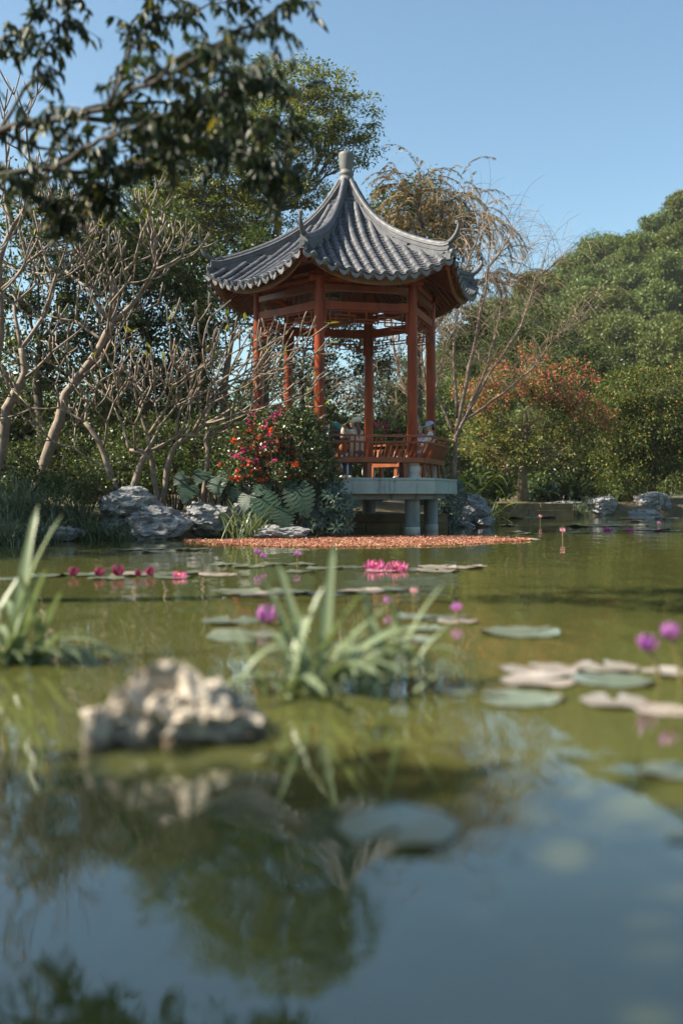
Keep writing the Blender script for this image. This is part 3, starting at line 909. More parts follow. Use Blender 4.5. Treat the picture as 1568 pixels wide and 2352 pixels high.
# ------------------------------------------------------------------ leaf colours
g = lambda *s: list(s)
M['leaf_big'] = leafmat('feathery_leaf', g((0, (0.055, 0.085, 0.022)), (0.5, (0.115, 0.145, 0.032)), (0.85, (0.20, 0.215, 0.042)), (1, (0.36, 0.28, 0.05))), 0.45, 0.38, 0.35)
M['leaf_dark'] = leafmat('dark_evergreen_leaf', g((0, (0.018, 0.030, 0.010)), (0.6, (0.060, 0.086, 0.024)), (1, (0.13, 0.155, 0.038))), 0.42, 0.28, 0.35)
M['leaf_mid'] = leafmat('mid_green_leaf', g((0, (0.029, 0.058, 0.014)), (0.6, (0.045, 0.075, 0.016)), (0.95, (0.10, 0.125, 0.025)), (1, (0.18, 0.17, 0.04))), 0.48, 0.32, 0.25)
M['leaf_hill'] = leafmat('hill_leaf', g((0, (0.085, 0.142, 0.037)), (0.6, (0.090, 0.130, 0.030)), (1, (0.16, 0.185, 0.045))), 0.5, 0.25)
M['leaf_hill2'] = leafmat('hill_leaf_olive', g((0, (0.083, 0.119, 0.026)), (0.6, (0.095, 0.12, 0.024)), (1, (0.16, 0.17, 0.036))), 0.5, 0.25)
M['leaf_brown'] = leafmat('dry_willow_leaf', g((0, (0.154, 0.088, 0.033)), (0.45, (0.25, 0.155, 0.06)), (0.7, (0.32, 0.23, 0.09)), (0.8, (0.09, 0.10, 0.03)), (1, (0.06, 0.085, 0.025))), 0.6, 0.35)
M['leaf_red'] = leafmat('yellow_green_leaf', g((0, (0.060, 0.090, 0.022)), (0.5, (0.115, 0.145, 0.036)), (0.85, (0.24, 0.24, 0.06)), (0.96, (0.36, 0.24, 0.08)), (1, (0.46, 0.14, 0.08))), 0.45, 0.38, 0.3)
M['leaf_orange'] = leafmat('orange_tipped_leaf', g((0, (0.038, 0.062, 0.016)), (0.6, (0.085, 0.115, 0.027)), (0.93, (0.19, 0.20, 0.045)), (0.97, (0.36, 0.22, 0.06)), (1, (0.46, 0.18, 0.05))), 0.48, 0.34, 0.25)
M['leaf_shrub'] = leafmat('variegated_shrub_leaf', g((0, (0.036, 0.068, 0.024)), (0.55, (0.055, 0.085, 0.03)), (0.8, (0.13, 0.155, 0.06)), (1, (0.42, 0.42, 0.22))), 0.3, 0.25, 0.6)
M['leaf_schef'] = leafmat('schefflera_leaf', g((0, (0.018, 0.040, 0.026)), (0.7, (0.036, 0.068, 0.042)), (1, (0.07, 0.105, 0.06))), 0.32, 0.2, 0.5)
M['leaf_over'] = leafmat('glossy_overhanging_leaf', g((0, (0.012, 0.024, 0.010)), (0.7, (0.026, 0.045, 0.016)), (0.95, (0.06, 0.075, 0.02)), (1, (0.28, 0.22, 0.03))), 0.45, 0.3, 0.4)
M['flower_red'] = leafmat('scarlet_bract', g((0, (0.68, 0.03, 0.015)), (0.6, (0.82, 0.08, 0.02)), (1, (0.85, 0.19, 0.03))), 0.5, 0.4, 0.3, (1, 0.8, 0.8))
M['flower_pink'] = leafmat('magenta_bract', g((0, (0.65, 0.025, 0.18)), (1, (0.82, 0.08, 0.30))), 0.5, 0.4, 0.3, (1, 0.8, 0.9))
M['flower_rose'] = leafmat('coral_bract', g((0, (0.62, 0.10, 0.09)), (0.6, (0.72, 0.20, 0.12)), (1, (0.66, 0.10, 0.22))), 0.5, 0.35, 0.3, (1, 0.8, 0.8))
M['grass'] = leafmat('pale_striped_blade', g((0, (0.05, 0.085, 0.05)), (0.6, (0.10, 0.145, 0.08)), (1, (0.24, 0.28, 0.17))), 0.4, 0.3)
M['reed'] = leafmat('grey_green_reed', g((0, (0.075, 0.12, 0.05)), (0.6, (0.13, 0.18, 0.075)), (1, (0.26, 0.29, 0.13))), 0.4, 0.3)
M['ginger'] = leafmat('yellow_variegated_leaf', g((0, (0.10, 0.13, 0.02)), (0.5, (0.28, 0.28, 0.03)), (1, (0.50, 0.46, 0.06))), 0.35, 0.35)
M['monstera'] = surf('dark_split_leaf', [(0.3, (0.014, 0.034, 0.020)), (0.7, (0.032, 0.062, 0.034))], 5, 0.5, 0.2, objvar=0.3, spec=0.3)

# ------------------------------------------------------------------ trees on the hill
def hill_proto(name, label, mat, seed, n_lobes, R0):
    rnd = random.Random(seed)
    lobes = [(0, 0, 3.6, R0 * 0.95, R0 * 0.95, R0 * 0.85)]
    for i in range(n_lobes):
        a = 2 * PI * i / n_lobes + rnd.uniform(-0.4, 0.4); rr = R0 * rnd.uniform(0.55, 0.85); s = R0 * rnd.uniform(0.34, 0.5)
        lobes.append((rr * math.cos(a), rr * math.sin(a), 3.6 + R0 * rnd.uniform(-0.1, 0.55), s, s, s * 0.8))
    return tree(name, label, (0, 0, 0), [(0.1, 0, 1.5), (0, 0.1, 2.8)], lobes, M['bark'], mat, 0.21, 0.13, 2.4, 0.40, 46, 0.2, 'evergreen trees covering the hillside', 0.1, twigs=0.08, shell=0.9, seed=seed, up_bias=0.45)
HL = 'rounded evergreen tree in the wood covering the hillside'
protos = [hill_proto('hill_tree', HL, M['leaf_hill'], 3, 7, 2.0), hill_proto('hill_tree', HL, M['leaf_hill2'], 5, 8, 2.2), hill_proto('hill_tree', HL, M['leaf_hill'], 8, 6, 1.8)]
rh = random.Random(4)
spots = []
yy = 90.0
while yy < 146:
    xx = 3 + rh.uniform(0, 4)
    while xx < yy * 0.352 + 4:
        spots.append((xx + rh.uniform(-1.0, 1.0), yy + rh.uniform(-1.2, 1.2)))
        xx += 4.1
    yy += 4.1
for i, (x, y) in enumerate(spots):
    o = protos[i] if i < 3 else copy_tree(protos[rh.randrange(3)])
    o.location = (x, y, float(hill_z(np.array(x), np.array(y))) - 1.1)
    s = rh.uniform(0.75, 1.4)
    o.scale = (s, s, s * rh.uniform(0.85, 1.15)); o.rotation_euler = (0, 0, rh.uniform(0, 6.28))

# ------------------------------------------------------------------ tall tree and evergreens behind the pavilion
Y = 30.0
base = Vector((P(600, 1134, Y).x, Y, gz(P(600, 1134, Y).x, Y)))
tree('tall_feathery_tree', 'tall airy green tree rising behind the left of the pavilion roof', base,
     [P(603, 950, Y), P(612, 760, Y), P(628, 600, Y), P(640, 480, Y)],
     [L3(700, 190, Y, 120, 1.4, 62), L3(590, 200, Y + .5, 100, 1.4, 58), L3(790, 260, Y, 85, 1.2, 58), L3(660, 290, Y - .5, 120, 1.5, 70), L3(810, 345, Y, 62, 1.0, 40), L3(760, 330, Y + .5, 90, 1.2, 50), L3(560, 310, Y, 110, 1.4, 70),
      L3(480, 250, Y + 1, 75, 1.2, 55), L3(620, 400, Y, 110, 1.4, 60), L3(500, 400, Y, 100, 1.3, 70), L3(710, 440, Y, 85, 1.1, 55), L3(440, 480, Y, 85, 1.2, 65), L3(560, 500, Y, 90, 1.2, 60), L3(640, 540, Y + .6, 75, 1.1, 50), L3(400, 330, Y + .5, 90, 1.2, 60), L3(400, 420, Y, 90, 1.2, 60)],
     M['bark'], M['leaf_big'], 0.11, 0.046, 3.7, 0.34, 46, 0.22, seed=21, twigs=0.6, shell=0.35, flat=0.26, droop=0.25)
Y = 27.5
bx = P(515, 1134, Y).x
tree('evergreen_tree', 'dark green tree with forked tan trunk just left of the pavilion columns', (bx, Y, gz(bx, Y)),
     [P(512, 1000, Y), P(516, 880, Y), P(528, 800, Y), P(540, 745, Y)],
     [L3(480, 640, Y, 85, 1.1, 65), L3(570, 690, Y + .4, 70, 1.0, 50), L3(440, 760, Y, 75, 1.0, 60), L3(500, 720, Y + .8, 80, 1.0, 50), L3(620, 780, Y + .6, 55, .9, 45), L3(640, 700, Y + 1, 60, .9, 45), L3(450, 860, Y + .8, 70, .9, 50), L3(590, 560, Y + 1.4, 60, .9, 40)],
     M['tanbark'], M['leaf_mid'], 0.12, 0.055, 4.2, 0.30, 30, 0.15, seed=22, twigs=0.5, shell=0.4)
for i, (px, Y, lob, lab, mt) in enumerate([
    (90, 25.5, [(40, 620, 130, 110), (170, 560, 120, 90), (100, 760, 150, 110), (230, 700, 120, 100), (30, 880, 120, 100), (190, 880, 140, 100), (90, 480, 90, 70), (280, 580, 90, 70)], 'dense dark evergreen tree behind the bare trees at the far left', 'leaf_dark'),
    (340, 26.5, [(330, 640, 120, 90), (420, 620, 80, 70), (300, 780, 110, 90), (390, 800, 110, 90), (330, 920, 130, 90), (430, 930, 110, 80), (360, 520, 80, 60)], 'dense dark evergreen tree behind the middle of the bare trees', 'leaf_dark')]):
    bx = P(px, 1134, Y).x
    tree('evergreen_tree', lab, (bx, Y, gz(bx, Y)), [P(px + 8, 1000, Y), P(px - 6, 880, Y), P(px + 4, 780, Y)], [L3(a, b, Y + random.uniform(-.6, 1), c, 1.3, d) for a, b, c, d in lob], M['bark'], M[mt], 0.15, 0.065, 3.0, 0.36, 36, 0.17, seed=30 + i, twigs=0.3, shell=0.5)
Y = 31.0
bx = P(700, 1134, Y).x
tree('evergreen_tree', 'dark tree with slender trunk seen between the left pavilion columns', (bx, Y, gz(bx, Y)), [P(702, 1000, Y), P(690, 880, Y), P(700, 800, Y)],
     [L3(690, 830, Y, 60, .9, 45), L3(770, 850, Y, 65, .9, 60), L3(800, 760, Y + .5, 70, .9, 50), L3(640, 880, Y, 55, .9, 40), L3(860, 820, Y + .5, 60, .9, 50), L3(720, 740, Y, 60, .9, 40), L3(840, 920, Y, 70, .8, 45)],
     M['bark'], M['leaf_dark'], 0.13, 0.06, 4.2, 0.30, 32, 0.12, seed=41, twigs=0.5, shell=0.4)

for i, (px, Y, w, h, lab) in enumerate([(30, 33, 170, 150, 'dark evergreen at the far left horizon behind the bare trees'), (230, 34, 170, 150, 'dark evergreen on the horizon behind the leaning frangipani'), (420, 35, 160, 140, 'dark evergreen on the horizon behind the forked tan trunk'), (560, 37, 130, 130, 'evergreen on the horizon between the left columns'), (720, 38, 130, 130, 'evergreen on the horizon behind the middle of the pavilion')]):
    bx = P(px, 1134, Y).x
    tree('horizon_tree', lab, (bx, Y, gz(bx, Y)), [P(px, 1080, Y), P(px + 4, 1010, Y)], [L3(px, 1000, Y, w * .6, 1.5, h * .6), L3(px - w * .5, 1030, Y + .5, w * .5, 1.4, h * .6), L3(px + w * .5, 1030, Y + .5, w * .5, 1.4, h * .6), L3(px - w * .2, 1090, Y, w * .5, 1.4, h * .4), L3(px + w * .3, 1090, Y, w * .5, 1.4, h * .4), L3(px + w * .1, 930, Y, w * .4, 1.3, h * .5)], M['bark'], M['leaf_dark'], 0.19, 0.085, 3.8, 0.42, 36, 0.16, seed=90 + i, twigs=0.1, shell=0.45)

Y = 33.0
bx = P(470, 1134, Y).x
tree('evergreen_tree', 'tall dark evergreen filling the gap between the bare trees and the pavilion roof', (bx, Y, gz(bx, Y)), [P(470, 950, Y), P(462, 800, Y), P(470, 660, Y)],
     [L3(430, 500, Y, 100, 1.4, 80), L3(520, 560, Y, 95, 1.3, 70), L3(350, 560, Y, 100, 1.4, 80), L3(460, 650, Y, 120, 1.4, 80), L3(290, 480, Y + .5, 90, 1.3, 70), L3(590, 640, Y + .5, 75, 1.2, 55), L3(560, 470, Y + 1, 80, 1.2, 55), L3(370, 430, Y + 1, 80, 1.2, 50), L3(240, 600, Y + .5, 100, 1.3, 80)],
     M['bark'], M['leaf_dark'], 0.14, 0.062, 3.6, 0.38, 38, 0.2, seed=47, twigs=0.3, shell=0.4)

# weeping willow with dry leaves behind the roof, and its bare neighbour
Y = 36.0
bx = P(960, 1134, Y).x
tree('evergreen_tree', 'rounded olive green tree top showing behind the right roof slope', (bx, Y, gz(bx, Y)), [P(960, 900, Y), P(955, 700, Y), P(960, 560, Y)],
     [L3(905, 480, Y, 60, 1, 48), L3(975, 455, Y, 62, 1, 42), L3(1030, 510, Y, 52, 1, 48), L3(960, 540, Y, 90, 1.1, 55), L3(1040, 580, Y, 48, .9, 50), L3(890, 560, Y, 60, 1, 50), L3(1020, 660, Y, 55, 1, 50), L3(1060, 760, Y, 60, 1, 60)],
     M['bark'], M['leaf_mid'], 0.13, 0.06, 4.6, 0.36, 44, 0.18, seed=51, twigs=0.25, shell=0.5)

def weeping(name, label, base, stems, n_hang, hang_len, mat_bark, leaf=None, spread=0.6, seed=1, twig_r=0.006, up=0.35, n_leaf=9):
    rnd = random.Random(seed)
    b0 = Vector(base)
    t = thing(name, label, 'tree', b0)
    tb = MB(); hb = MB(); lp, ld = [], []
    for path, r0 in stems:
        pts = [Vector(p) - b0 for p in path]
        fine = []
        for i in range(len(pts) - 1):
            a, b = pts[i], pts[i + 1]
            for q in range(4): fine.append(a.lerp(b, q / 4))
        fine.append(pts[-1])
        fine = wob(fine, 0.03, rnd)
        m = len(fine)
        tb.tube(fine, [r0 * (1 - 0.8 * i / (m - 1)) for i in range(m)], 7)
        for _ in range(n_hang):
            i = rnd.randint(int(m * 0.35), m - 1)
            st = fine[i]
            tang = (fine[min(i + 1, m - 1)] - fine[max(i - 1, 0)]).normalized()
            side = Vector((rnd.uniform(-1, 1), rnd.uniform(-1, 1), rnd.uniform(-0.1, 0.8))).normalized()
            d = (tang * rnd.uniform(0.3, 1.0) + side * 0.9).normalized()
            Lh = hang_len * rnd.uniform(0.5, 1.2)
            p = st.copy(); pp = [p.copy()]; k = 8
            for s in range(k):
                d = (d + Vector((rnd.uniform(-.16, .16), rnd.uniform(-.16, .16), (-0.34 if leaf else -0.22) if s > 1 else up * 0.2))).normalized()
                p = p + d * Lh / k
                pp.append(p.copy())
                if leaf and s > 2:
                    for _q in range(n_leaf):
                        lp.append(p - d * rnd.random() * Lh / k); ld.append(d + Vector((rnd.uniform(-.6, .6), rnd.uniform(-.6, .6), -0.5)))
                if s in (2, 4) and rnd.random() < 0.6:      # side twig
                    d2 = (d + Vector((rnd.uniform(-1, 1), rnd.uniform(-1, 1), rnd.uniform(-0.6, 0.3)))).normalized()
                    q2 = [p.copy()]; w = p.copy()
                    for _s in range(4):
                        d2 = (d2 + Vector((0, 0, -0.3))).normalized(); w = w + d2 * Lh * 0.11; q2.append(w.copy())
                    hb.tube(q2, [twig_r * 0.8] * 4 + [twig_r * 0.4], 3, False)
            hb.tube(pp, [twig_r * (1.5 - 1.0 * s / k) for s in range(k + 1)], 3, False)
    tb.obj('trunk', mat_bark, t, True)
    hb.obj('branches', M['twig'], t)
    if leaf:
        lp = np.array([tuple(p) for p in lp]); ld = np.array([tuple(p) for p in ld])
        leaves('crown', lp, ld, rdir(len(lp)), 0.15 * (0.6 + 0.8 * rng.random(len(lp))), 0.022, leaf, t)
    return t
Y = 33.0
bx = P(985, 1134, Y).x
weeping('weeping_willow', 'weeping willow with dry brown leaves hanging behind the right roof slope', (bx, Y, gz(bx, Y)),
        [([Vector((bx, Y, 0.4)), P(985, 760, Y), P(975, 560, Y), P(950, 450, Y), P(915, 430, Y)], 0.16), ([P(985, 760, Y), P(1000, 580, Y), P(1015, 470, Y), P(1045, 455, Y)], 0.11), ([P(985, 720, Y), P(965, 540, Y), P(965, 440, Y)], 0.1),
         ([P(985, 700, Y), P(1030, 580, Y), P(1070, 500, Y), P(1130, 530, Y)], 0.09), ([P(985, 740, Y), P(930, 600, Y), P(890, 520, Y)], 0.08), ([P(990, 760, Y), P(1060, 680, Y), P(1120, 640, Y), P(1180, 660, Y)], 0.08)],
        56, 1.9, M['bark'], M['leaf_brown'], seed=5, twig_r=0.006, n_leaf=13)
Y = 29.0
bx = P(1035, 1134, Y).x
b0 = Vector((bx, Y, gz(bx, Y)))
weeping('bare_willow', 'leafless willow with leaning pale stems to the right of the pavilion', b0,
        [([b0, P(1045, 1000, Y), P(1110, 880, Y), P(1190, 760, Y), P(1230, 640, Y), P(1290, 590, Y)], 0.075), ([P(1045, 1000, Y), P(1070, 880, Y), P(1100, 740, Y), P(1120, 620, Y), P(1170, 545, Y)], 0.08),
         ([P(1060, 970, Y), P(1130, 920, Y), P(1220, 850, Y), P(1280, 770, Y), P(1330, 740, Y)], 0.045), ([b0, P(960, 960, Y), P(915, 860, Y), P(900, 760, Y), P(890, 690, Y)], 0.07),
         ([b0, P(985, 940, Y), P(970, 840, Y), P(965, 740, Y), P(985, 660, Y)], 0.06), ([P(1050, 960, Y), P(1040, 820, Y), P(1050, 700, Y), P(1075, 600, Y), P(1110, 510, Y)], 0.06), ([P(1045, 1000, Y), P(1120, 840, Y), P(1150, 700, Y), P(1200, 600, Y)], 0.05),
         ([b0, P(900, 1000, Y), P(860, 940, Y), P(830, 900, Y)], 0.05), ([P(1045, 1000, Y), P(1000, 900, Y), P(1020, 790, Y), P(1000, 720, Y)], 0.05)],
        90, 1.8, M['willowbark'], None, seed=9, twig_r=0.005, up=0.8)

# flowering tree on the far bank and its neighbours
Y = 39.5
bx = P(1200, 1134, Y).x
tree('flowering_tree', 'round tree with red and coral blossom over green leaves on the far bank', (bx, Y, gz(bx, Y)), [P(1199, 1090, Y), P(1203, 1040, Y), P(1208, 980, Y)],
     [L3(1200, 850, Y, 85, 1.6, 55), L3(1290, 890, Y, 80, 1.5, 60), L3(1110, 920, Y, 75, 1.5, 60), L3(1200, 960, Y, 120, 1.8, 80), L3(1330, 980, Y, 75, 1.5, 60), L3(1090, 1010, Y, 65, 1.4, 50), L3(1260, 1030, Y - .5, 90, 1.5, 45), L3(1150, 1040, Y - .5, 70, 1.4, 40), L3(1370, 960, Y, 45, 1.2, 40)],
     M['tanbark'], M['leaf_red'], 0.11, 0.054, 3.4, 0.30, 34, 0.20, seed=61, twigs=0.4, shell=0.5, flowers=(M['flower_rose'], 340, 0.075))
Y = 43.5
bx = P(1500, 1134, Y).x
tree('glossy_tree', 'bushy green tree with orange young leaves at the right end of the far bank', (bx, Y, gz(bx, Y)), [P(1496, 1120, Y), P(1502, 1080, Y), P(1498, 1010, Y)],
     [L3(1440, 900, Y, 75, 1.7, 60), L3(1520, 890, Y, 80, 1.7, 60), L3(1480, 980, Y, 110, 2, 75), L3(1575, 960, Y, 80, 1.7, 75), L3(1410, 1010, Y, 75, 1.6, 60), L3(1450, 1080, Y, 75, 1.5, 45), L3(1540, 1060, Y, 70, 1.5, 40), L3(1600, 1040, Y, 60, 1.5, 50), L3(1395, 940, Y, 45, 1.3, 40)],
     M['bark'], M['leaf_orange'], 0.12, 0.062, 4.4, 0.36, 38, 0.2, seed=62, twigs=0.35, shell=0.55)
Y = 47.0
for i, (px, lob, lab) in enumerate([(1330, [(1300, 1060, 80, 50), (1370, 1080, 80, 50), (1340, 960, 80, 60), (1270, 1090, 70, 40), (1340, 860, 70, 60), (1280, 800, 75, 60), (1390, 830, 60, 50)], 'dark shady tree in the gap behind the flowering tree'),
                                   (1110, [(1090, 820, 80, 60), (1160, 790, 80, 60), (1120, 900, 90, 60), (1060, 920, 70, 60), (1100, 1020, 90, 60), (1180, 1060, 70, 40), (1220, 760, 70, 50)], 'green tree behind the leafless willow stems'),
                                   (890, [(860, 960, 70, 50), (940, 930, 70, 60), (900, 860, 70, 50), (980, 1010, 70, 50), (820, 1020, 70, 50)], 'green tree far behind the right pavilion columns')]):
    bx = P(px, 1134, Y).x
    tree('shady_tree', lab, (bx, Y, gz(bx, Y)), [P(px, 1080, Y), P(px + 5, 1000, Y), P(px, 930, Y)], [L3(a, b, Y + random.uniform(-.5, .8), c, 1.6, d) for a, b, c, d in lob], M['bark'], M['leaf_dark' if i == 0 else 'leaf_mid'], 0.13, 0.06, 3.6, 0.38, 36, 0.2, seed=70 + i, twigs=0.25, shell=0.5)

# ------------------------------------------------------------------ bare frangipani trees on the left bank
def plumeria(name, label, base, starts, seed, depth, L0, mat=None, tip=0.0155, ratio=0.86, lean=None):
    rnd = random.Random(seed)
    b0 = Vector(base)
    t = thing(name, label, 'tree', b0)
    tb, bb = MB(), MB()
    tips = []
    lean = Vector(lean) if lean else Vector((0, 0, 0))
    def limb(p, d, L, r, dep):
        de = (d * 0.70 + Vector((0, 0, 0.24 + 0.30 * (1 - dep / 4.5))) + lean * 0.3 + Vector((rnd.uniform(-.22, .22), rnd.uniform(-.22, .22), rnd.uniform(-.15, .15)))).normalized()
        q = p + d * L * 0.55
        e = q + de * L * 0.5
        r1 = max(tip, r * 0.80)
        pts = bezier(p, q, e, 4)
        bb.tube(pts, [r, r * 0.93, (r + r1) / 2, r1, r1 * (1.0 if dep else 0.85)], 6)
        if dep == 0 or L < 0.16:
            tips.append((e, de)); return
        k = 3 if rnd.random() < 0.30 else 2
        az = rnd.uniform(0, 6.28)
        o1 = de.orthogonal().normalized(); o2 = de.cross(o1)
        for i in range(k):
            a = az + 2 * PI * i / k + rnd.uniform(-.35, .35)
            sp = R(rnd.uniform(30, 54) if dep > 2 else rnd.uniform(22, 42))
            nd = de * math.cos(sp) + (o1 * math.cos(a) + o2 * math.sin(a)) * math.sin(sp)
            limb(e - de * r1 * 0.3, nd.normalized(), L * ratio * rnd.uniform(0.72, 1.2), max(tip, r1 * 0.84), dep - 1 if rnd.random() > 0.12 else max(0, dep - 2))
    for path, r0, r1, dirs in starts:
        pts = [Vector(p) - b0 for p in path]
        fine = []
        for i in range(len(pts) - 1):
            for q in range(3): fine.append(pts[i].lerp(pts[i + 1], q / 3))
        fine.append(pts[-1])
        sm = [fine[0]] + [(fine[i - 1] + fine[i] * 2 + fine[i + 1]) / 4 for i in range(1, len(fine) - 1)] + [fine[-1]]
        m = len(sm)
        tb.tube(wob(sm, r0 * 0.18, rnd), [(r0 + (r1 - r0) * i / (m - 1)) * rnd.uniform(0.92, 1.1) for i in range(m)], 10)
        for at, d, L, r, dep in dirs:
            limb(sm[min(m - 1, int(at * (m - 1)))], Vector(d).normalized(), L * L0, r, dep)
    tb.obj('trunk', mat or M['plumbark'], t, True)
    bb.obj('branches', mat or M['plumbark'], t, True)
    # a few last leaves at the tips
    sel = rnd.sample(tips, min(len(tips), 10))
    pos = np.array([tuple(e) for e, d in sel for _ in range(2)]); dd = np.array([tuple(d) for e, d in sel for _ in range(2)]) + rng.normal(size=(len(pos), 3)) * 0.7
    for q in range(len(pos)): leaves('leaf', pos[q:q + 1], dd[q:q + 1], rdir(1) + np.array([0, 0, 1]), 0.20, 0.05, M['ginger'], t, rich=True, droop=0.2)
    return t
Y = 20.6
f = lambda px, py, dy=0: P(px, py, Y + dy)
b0 = f(70, 1102); b0.z = gz(b0.x, b0.y)
plumeria('frangipani_tree', 'large bare frangipani with thick leaning trunk left of the pavilion', b0,
         [([b0, f(109, 1046), f(137, 966), f(149, 905), f(193, 853), f(242, 780), f(258, 742)], 0.12, 0.07,
           [(1, (0.1, 0.2, 1), 1.0, 0.062, 5), (1, (-0.75, -0.3, 0.75), 1.0, 0.05, 5), (1, (0.85, 0.1, 0.7), 1.0, 0.062, 4), (0.85, (-0.9, 0.3, 0.55), 0.9, 0.04, 5), (0.62, (0.9, -0.4, 0.35), 0.9, 0.04, 4), (0.72, (0.5, 0.8, 0.5), 0.9, 0.04, 4), (0.92, (0.3, -0.8, 0.7), 0.9, 0.045, 4)])], 101, 6, 0.86)
b0 = f(-10, 1090, -.4); b0.z = gz(b0.x, b0.y)
plumeria('frangipani_tree', 'bare frangipani with rough dark trunk cut by the left edge', b0,
         [([b0, f(8, 1000, -.4), f(14, 940, -.4), f(40, 895, -.4), f(58, 860, -.4), f(50, 800, -.4)], 0.115, 0.06,
           [(1, (-0.3, 0.2, 1), 1.1, 0.045, 5), (1, (0.6, 0.2, 0.9), 1.0, 0.045, 4), (0.78, (0.9, -0.3, 0.5), 1.0, 0.04, 4), (0.6, (-0.6, -0.4, 0.8), 1.3, 0.05, 4)]),
          ([f(-20, 900, .3), f(0, 800, .3), f(5, 700, .3), f(-5, 600, .3), f(30, 520, .3)], 0.075, 0.05, [(1, (0.6, 0, 0.8), 1.0, 0.05, 4), (1, (-0.4, 0.2, 0.9), 1.0, 0.05, 4), (0.6, (0.8, -0.2, 0.5), 1.0, 0.045, 4)])], 102, 6, 0.86)
Y = 19.9
b0 = f(288, 1112); b0.z = gz(b0.x, b0.y)
plumeria('frangipani_tree', 'low wide bare frangipani forking just above the stacked rocks', b0,
         [([b0, f(245, 1068), f(232, 1015), f(196, 970)], 0.075, 0.045, [(1, (-0.8, 0.1, 0.45), 0.9, 0.034, 4), (1, (0.1, 0.3, 1), 0.9, 0.034, 4), (0.6, (0.4, -0.4, 0.9), 0.9, 0.032, 4), (0.35, (-1, -0.3, 0.35), 1.1, 0.03, 3)]),
          ([b0, f(322, 1066), f(337, 1040), f(298, 1036)], 0.075, 0.05, [(1, (-0.3, 0.2, 0.9), 0.9, 0.036, 4), (0.68, (0.6, -0.2, 0.8), 1.0, 0.036, 4), (0.9, (0.1, -0.6, 0.9), 0.9, 0.034, 4), (0.7, (1, 0.2, 0.5), 1.2, 0.034, 4)])], 103, 5, 0.64, lean=(0, 0, -0.35))
b0 = f(368, 1100, .3); b0.z = gz(b0.x, b0.y)
plumeria('frangipani_tree', 'bare frangipani reaching right towards the pavilion columns', b0,
         [([b0, f(345, 1045, .3), f(341, 1000, .3)], 0.06, 0.045, [(1, (-0.5, 0.2, 0.9), 0.9, 0.034, 4), (1, (0.5, 0, 0.8), 1.0, 0.034, 4)]),
          ([b0, f(391, 1030, .3), f(443, 997, .2), f(470, 975, .1)], 0.065, 0.042, [(1, (0.9, 0.1, 0.45), 1.2, 0.034, 4), (1, (0.2, 0.3, 0.9), 1.0, 0.034, 4), (0.7, (0.5, -0.5, 0.8), 1.1, 0.034, 4), (0.5, (-0.2, 0.2, 1), 1.0, 0.034, 4), (1, (1, -0.3, 0.2), 1.2, 0.032, 3)])], 104, 5, 0.66, lean=(0.8, -0.1, -0.45))
b0 = f(458, 1092, .1); b0.z = gz(b0.x, b0.y)
plumeria('frangipani_tree', 'slender bare frangipani with crooked stem beside the split-leaf plants', b0,
         [([b0, f(480, 1040, .1), f(471, 1012, .1), f(480, 990, .1)], 0.05, 0.035, [(1, (0.9, -0.1, 0.4), 1.2, 0.03, 3), (1, (-0.3, 0.2, 0.9), 1.0, 0.03, 3), (0.7, (0.8, 0.3, 0.5), 1.3, 0.03, 3)])], 105, 4, 0.66, lean=(0.9, -0.1, -0.45))

